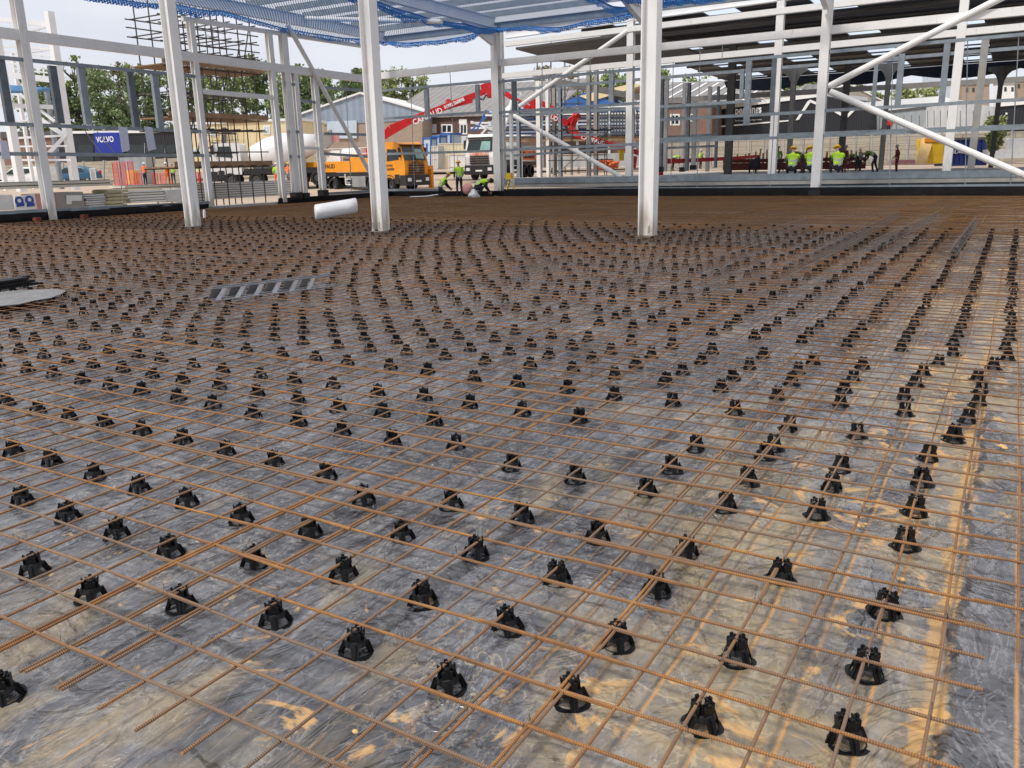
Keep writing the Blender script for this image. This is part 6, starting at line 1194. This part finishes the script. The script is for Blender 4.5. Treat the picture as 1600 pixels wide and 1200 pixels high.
# ---------------------------------------------------------------- far left steel frame
M['netpale'] = mat('faded_blue_net', (.10, .25, .48), .8, 0, .3, 3.)
sf = thing('far_steel_frame', 'white steel building frame with blue net beyond the left wall, at the left edge', 'steel frame', tuple(gd(60, 290, 52)))
def fc(x, yb, yt, d, wd, m='white_far', nm='column'):
    q = gd(x, yb, d); b = MB(); z1 = q.z+(yb-yt)*d/F*1.0; b.box(q.x-wd/2, q.x+wd/2, q.y-wd/2, q.y+wd/2, q.z-.5, z1); b.build(nm, M[m], sf, True); return q, z1
fc(32, 286, 40, 50, .42); fc(117, 284, 38, 52, .40); fc(8, 286, 60, 56, .25); fc(95, 284, 150, 58, .25, 'galv'); fc(52, 284, 95, 60, .2)
def fb(a, q, wd, h_, m='white_far', d=51., d2=None): b = MB(); b.beam(gd(*a, d), gd(*q, d2 or d), wd, h_); b.build('beam', M[m], sf, True)
for a, q, h_ in (((-20, 28), (84, 39), .28), ((-20, 44), (80, 56), .14), ((-20, 113), (92, 126), .35), ((-20, 70), (82, 77), .12), ((0, 80), (82, 88), .1), ((40, 50), (78, 40), .12), ((45, 82), (84, 76), .1), ((20, 88), (104, 97), .1), ((-10, 96), (95, 108), .1), ((0, 164), (100, 168), .25), ((22, 140), (86, 190), .12), ((60, 184), (104, 214), .22), ((100, 214), (76, 240), .2), ((22, 216), (98, 212), .12), ((22, 229), (106, 228), .1), ((22, 250), (112, 250), .12), ((0, 104), (90, 116), .08), ((22, 190), (58, 187), .08)): fb(a, q, .2, h_)
for x in (40, 60, 75): fb((x, 45), (x+9, 120), .08, .08)
b = MB(); b.poly([gd(-20, 130, 50), gd(60, 136, 50), gd(88, 137, 50), gd(50, 141.5, 50), gd(12, 142, 50), (gd(-20, 137, 50))], FW*.4); b.build('net', M['netpale'], sf, True)
# ---------------------------------------------------------------- trees
def tree(px, yb, yt, wpx, d, kind, lb, dens=1., bare=.0):
    base = gd(px, yb, d); base.z = min(base.z, 1.); H = (gd(px, yt, d).z-base.z); Rr = wpx*d/F/2; t = thing('tree', lb, 'tree', tuple(base), 0, 'trees beyond the site')
    rn = random.Random(int(px*7+yt)); b = MB(); tr = [Vector((0, 0, 0)), Vector((.1, .1, H*.3)), Vector((-.1, .2, H*.65)), Vector((0, 0, H*.97))]; b.tube(tr, [H*.022, H*.017, H*.010, .03], 6); tips = []
    for k in range(int(16+bare*22)):
        z0 = H*rn.uniform(.22, .85); a = rn.uniform(0, 6.28); L = Rr*rn.uniform(.5, 1.0)*(1.15-.7*abs(z0/H-.5)); p = Vector((0, 0, z0)); q = p+Vector((math.cos(a)*L*.5, math.sin(a)*L*.5, L*.5)); e = q+Vector((math.cos(a)*L*.45, math.sin(a)*L*.45, L*.5)); e.z = min(e.z, H); b.tube([p, q, e], [H*.007, H*.0045, .02], 4, False); tips += [q, e, (q+e)/2, (p+q)/2]
        for j in range(int(2+bare*5)): a2 = rn.uniform(0, 6.28); s_ = q.lerp(e, rn.random()); f = s_+Vector((math.cos(a2)*L*.25, math.sin(a2)*L*.25, L*rn.uniform(.15, .45))); f.z = min(f.z, H*1.01); b.tube([s_, f], [.045, .02], 3, False); tips.append(f)
    b.build('trunk', M['bark'], t)
    b = MB(); n = int(3400*dens*(1-bare*.72))
    cl = [(rn.choice(tips)+Vector((rn.gauss(0, .12)*Rr, rn.gauss(0, .12)*Rr, rn.gauss(0, .05)*H)), rn.uniform(.12, .30)*Rr) for _ in range(int(60*dens))]
    for k in range(n):
        c_, r_ = rn.choice(cl); v_ = Vector((rn.gauss(0, 1), rn.gauss(0, 1), rn.gauss(0, .8)))*r_*.6; p = c_+v_
        if p.z < H*.08 or p.z > H*1.04: continue
        s_ = rn.uniform(.12, .34)*d/130; u_ = Vector((rn.uniform(-1, 1), rn.uniform(-1, 1), rn.uniform(-1, 1))).normalized(); w_ = u_.cross(Vector((rn.uniform(-1, 1), rn.uniform(-1, 1), rn.uniform(-1, 1)))).normalized()
        b.add([p-u_*s_, p+w_*s_*.7, p+u_*s_, p-w_*s_*.7], [(0, 1, 2, 3)])
    b.build('crown', M['leafs'][kind], t)
TL = [(66, 215, 118, 60, 120, 0), (100, 215, 108, 46, 125, 1), (128, 215, 96, 42, 125, 0, .45), (158, 215, 104, 46, 130, 0, .5), (182, 215, 120, 60, 115, 1, 0, 1.6), (196, 215, 98, 34, 135, 3, .75), (220, 215, 100, 40, 125, 0, .35), (252, 215, 112, 46, 120, 1), (285, 215, 104, 50, 122, 0, .3), (318, 215, 108, 52, 124, 1), (352, 215, 100, 54, 120, 0, .2), (388, 215, 104, 50, 130, 0, .6), (420, 215, 96, 48, 122, 1), (446, 215, 110, 40, 118, 0), (480, 215, 112, 46, 124, 1), (512, 215, 108, 46, 128, 0), (545, 200, 116, 50, 140, 1, .2), (582, 195, 116, 50, 145, 0, .1), (618, 190, 112, 50, 150, 2, .35), (648, 190, 114, 44, 150, 2, .15), (668, 190, 124, 34, 150, 0), (862, 190, 112, 50, 130, 3, .7), (895, 190, 110, 46, 140, 2, .3), (935, 190, 112, 50, 140, 2), (972, 190, 114, 48, 135, 0), (1040, 190, 118, 56, 140, 0), (1078, 190, 122, 50, 140, 0, .2), (1110, 190, 128, 44, 145, 0), (1228, 180, 130, 34, 150, 0), (1256, 180, 128, 46, 150, 2, 0, 1.2), (1314, 175, 124, 22, 150, 1, 0, 1.3), (1346, 175, 138, 38, 150, 3, 0), (1374, 175, 140, 30, 145, 2), (1420, 178, 138, 46, 140, 2, .55), (1450, 178, 140, 40, 145, 2, .2), (1555, 215, 184, 30, 66, 2)]
KN = ['mid green leafy tree', 'dark dense green tree', 'fresh yellow green tree', 'brownish barely leafed tree']
for k, T in enumerate(TL):
    px, yb, yt, wp_, d, kind = T[:6]; bare = T[6] if len(T) > 6 else 0; de = T[7] if len(T) > 7 else 1.2
    where = 'beyond the left wall' if px < 270 else ('behind the scaffold tower' if px < 440 else ('behind the grey warehouse' if px < 700 else ('behind the third frame' if px < 1180 else 'on the right skyline')))
    tree(px, yb, yt, wp_*1.15, d, kind, '%s %s, %d%% across the photo' % (KN[kind], where, round(px/16)), de, bare)
# ---------------------------------------------------------------- things lying on the mesh
q = gz(493, 343, .02); q2 = gz(545, 336, .02); c1 = Vector((q.x, q.y, .24)); dd = (Vector((q2.x, q2.y, .27))-c1); ax = Vector((RT.x, RT.y, 0)).normalized()*1.0+Vector((FW.x, FW.y, 0)).normalized()*.35; ax.normalize(); ax = (ax+Z*.13).normalized()
b = MB(); L = 1.28; R0 = .24; n = 24; prof = [(0, .02), (.0, R0*.9), (.03, R0), (.2, R0*1.01), (.6, R0*.985), (1.0, R0*1.01), (L-.02, R0), (L, R0*.85), (L+.01, R0*.35), (L-.05, R0*.2), (L-.05, .01)]
a1 = ax.cross(Z); o_ = []
for x, r_ in prof:
    for k in range(n): th = 2*math.pi*k/n; o_.append(c1+ax*x*1.05+(a1*math.cos(th)+Z*math.sin(th))*r_*(1+.02*math.sin(5*th+x*9)))
b.add(o_, [(i*n+k, i*n+(k+1) % n, (i+1)*n+(k+1) % n, (i+1)*n+k) for i in range(len(prof)-1) for k in range(n)]); one('plastic_roll', b, M['rollwhite'], 'white wrapped roll lying on the mesh between the left and middle inner columns', 'roll', smooth=True)
# grey plastic strip spacers bundle
M['stripgrey'] = mat('grey_plastic_strip', (.20, .205, .22), .5, 0, .25, 6.)
lt = thing('strip_spacer_bundle', 'bundle of grey zigzag plastic strip spacers lying on the mesh at mid left', 'strip spacers', tuple(gz(425, 456, .03)))
A = gz(334, 470, .04); B_ = gz(522, 447, .04)
dv = (B_-A); L = dv.length; dv.normalize(); sd_ = Vector((-dv.y, dv.x, 0))
for r_ in range(2):
    b = MB(); o1 = A+sd_*(r_*.16)+dv*(r_*.10); k = 0; top_ = sd_*.12+Z*.13
    b.beam(o1, o1+dv*L, .03, .012); b.beam(o1+sd_*.22, o1+sd_*.22+dv*L, .02, .010); b.beam(o1+top_, o1+top_+dv*L, .022, .016)
    while k*.245 < L-.2:
        p = o1+dv*(k*.245+.02); q_ = dv*.21; b.poly([p, p+dv*.07, p+top_+q_, p+top_+q_-dv*.05], Vector((0, 0, .006))); b.poly([p+sd_*.22, p+sd_*.22+dv*.10, p+top_+dv*.12, p+top_+dv*.02], Vector((0, 0, .006))); k += 1
    b.build('strip', M['stripgrey'], lt, True)
bl = thing('edge_form_stack', 'stack of black plastic strips on a pale sheet at the left edge of the floor', 'plastic strips', tuple(gz(30, 450, .03)))
A = gz(-40, 458, .04); B_ = gz(52, 443, .04); dv = (B_-A).normalized(); L = (B_-A).length; sd_ = Vector((-dv.y, dv.x, 0))
for k in range(9):
    b = MB(); o1 = A+sd_*(.09*(k % 3)+random.uniform(-.02, .02))+Z*(.045*(k//3))+dv*random.uniform(-.1, .12); b.beam(o1, o1+dv*L, .07, .035, Z); b.build('strip', M['plastic'], bl, True)
b = MB(); A = gz(-60, 486, .025); B_ = gz(92, 468, .025); C = gz(112, 452, .025); D = gz(-60, 462, .025); E_ = [gz(*q, .022) for q in ((-60, 482), (-10, 480), (30, 476), (55, 470), (80, 466), (96, 460), (104, 455), (88, 452), (60, 453), (20, 455), (-60, 464))]; b.poly(E_, Z*.008); M['palesheet'] = mat('dusty_sheet', (.19, .185, .18), .5, 0, .3, 4., bump=.5, bscale=8); one('pale_sheet', b, M['palesheet'], 'pale grey sheet under the black strips at the left edge', 'sheet')
# bits by the workers
b = MB(); c_ = Vector(yplane(740, 34.4, .10)); b.ell(c_, .30, .28, .30, 14, 8, 0, 2.0); b.v = [tuple(Vector(v)+noise.noise_vector(Vector(v)*4)*.12-Z*.12*abs(v[0]-c_.x)) for v in b.v]; one('plastic_sack', b, M['wrap'], 'white plastic sack on the mesh right of the standing worker', 'sack', smooth=True)
b = MB(); c_ = Vector(yplane(731, 35.0, .4)); b.ell(c_, .3, .25, .3, 12, 7); one('pink_sack', b, M['pink'], 'small pink sack behind the white one', 'sack', smooth=True)
t = thing('laser_level', 'yellow laser level on a yellow tripod right of the corner bay column', 'laser level', tuple(W1.pt(796, 297, .4))); p = W1.pt(796, 280, .4)
for k in range(3): a = 2.1*k+.4; b = MB(); b.tube([p, Vector((p.x+.28*math.cos(a), p.y+.28*math.sin(a), .35))], .03, 5); b.build('leg', M['yellow'], t, True)
b = MB(); b.box(p.x-.16, p.x+.16, p.y-.14, p.y+.14, p.z+.0, p.z+.3, .03, .03); b.build('instrument', M['yellow'], t, True)
b = MB(); A = yplane(668, 34.3, .06); b.tube([yplane(640, 34., .05), yplane(665, 34.2, .07), yplane(684, 34.4, .15)], .03, 5); one('loose_hose', b, M['wrap'], 'pale hose lying on the mesh left of the kneeling worker', 'hose')
for k, (x, y, lb) in enumerate(((320, 340, 'small white plastic bottle standing on the mesh right of the left inner column'),)):
    q = gz(x, y, .02); b = MB(); b.cyl((q.x, q.y, .14), (0.1, 0, 1), .05, .24, 10); b.cyl((q.x, q.y, .28), (.1, 0, 1), .02, .05, 8); one('plastic_bottle', b, M['rollwhite'], lb, 'bottle')
b = MB()
for (x, y), s_ in (((1566, 697), .022), ((1570, 700), .018), ((1345, 822), .018), ((1352, 819), .012), ((555, 1143), .012), ((1408, 905), .016)):
    q = gz(x, y, FZ+.01); b.ell(q, s_, s_*.7, s_*.5, 7, 4)
o = b.build('pale_litter', M['ply']); tag(o, 'crumbs of pale torn card and wood scattered on the membrane', 'litter'); o['kind'] = 'stuff'
# loose torn laps of membrane
def torn(lb, pts, w_, seed):
    b = MB(); n = len(pts)*6; P_ = [gz(x, y, FZ+.008) for x, y in pts]; o_ = []; m_ = 0
    for i in range(len(P_)-1):
        for k in range(6):
            p = P_[i].lerp(P_[i+1], k/6); d = (P_[i+1]-P_[i]).normalized(); s_ = Vector((-d.y, d.x, 0)); u = noise.noise(p*9+Vector((seed, 0, 0))); e = math.sin(math.pi*(i*6+k)/((len(P_)-1)*6))*.8+.2
            zb = fz(p.x, p.y)+.004
            o_ += [Vector((p.x, p.y, zb))-s_*w_*e*(.9+u), Vector((p.x, p.y, zb+.012+.02*abs(u))), Vector((p.x, p.y, zb+.006))+s_*w_*e*(.8-u)]; m_ += 1
    b.add(o_, [(3*k+j, 3*k+j+1, 3*k+j+4, 3*k+j+3) for k in range(m_-1) for j in (0, 1)]); one('torn_membrane', b, M['membrane_tear'], lb, 'membrane strip', smooth=True)
0 and torn('crumpled', [(190, 955), (260, 990), (340, 1010), (420, 1035), (480, 1050)], .028, 1)
0 and torn('fold', [(560, 965), (630, 925), (700, 882), (765, 850), (830, 808), (900, 768), (985, 715), (1060, 670)], .022, 2)
0 and torn('thin', [(960, 730), (1010, 700), (1060, 668)], .04, 4)
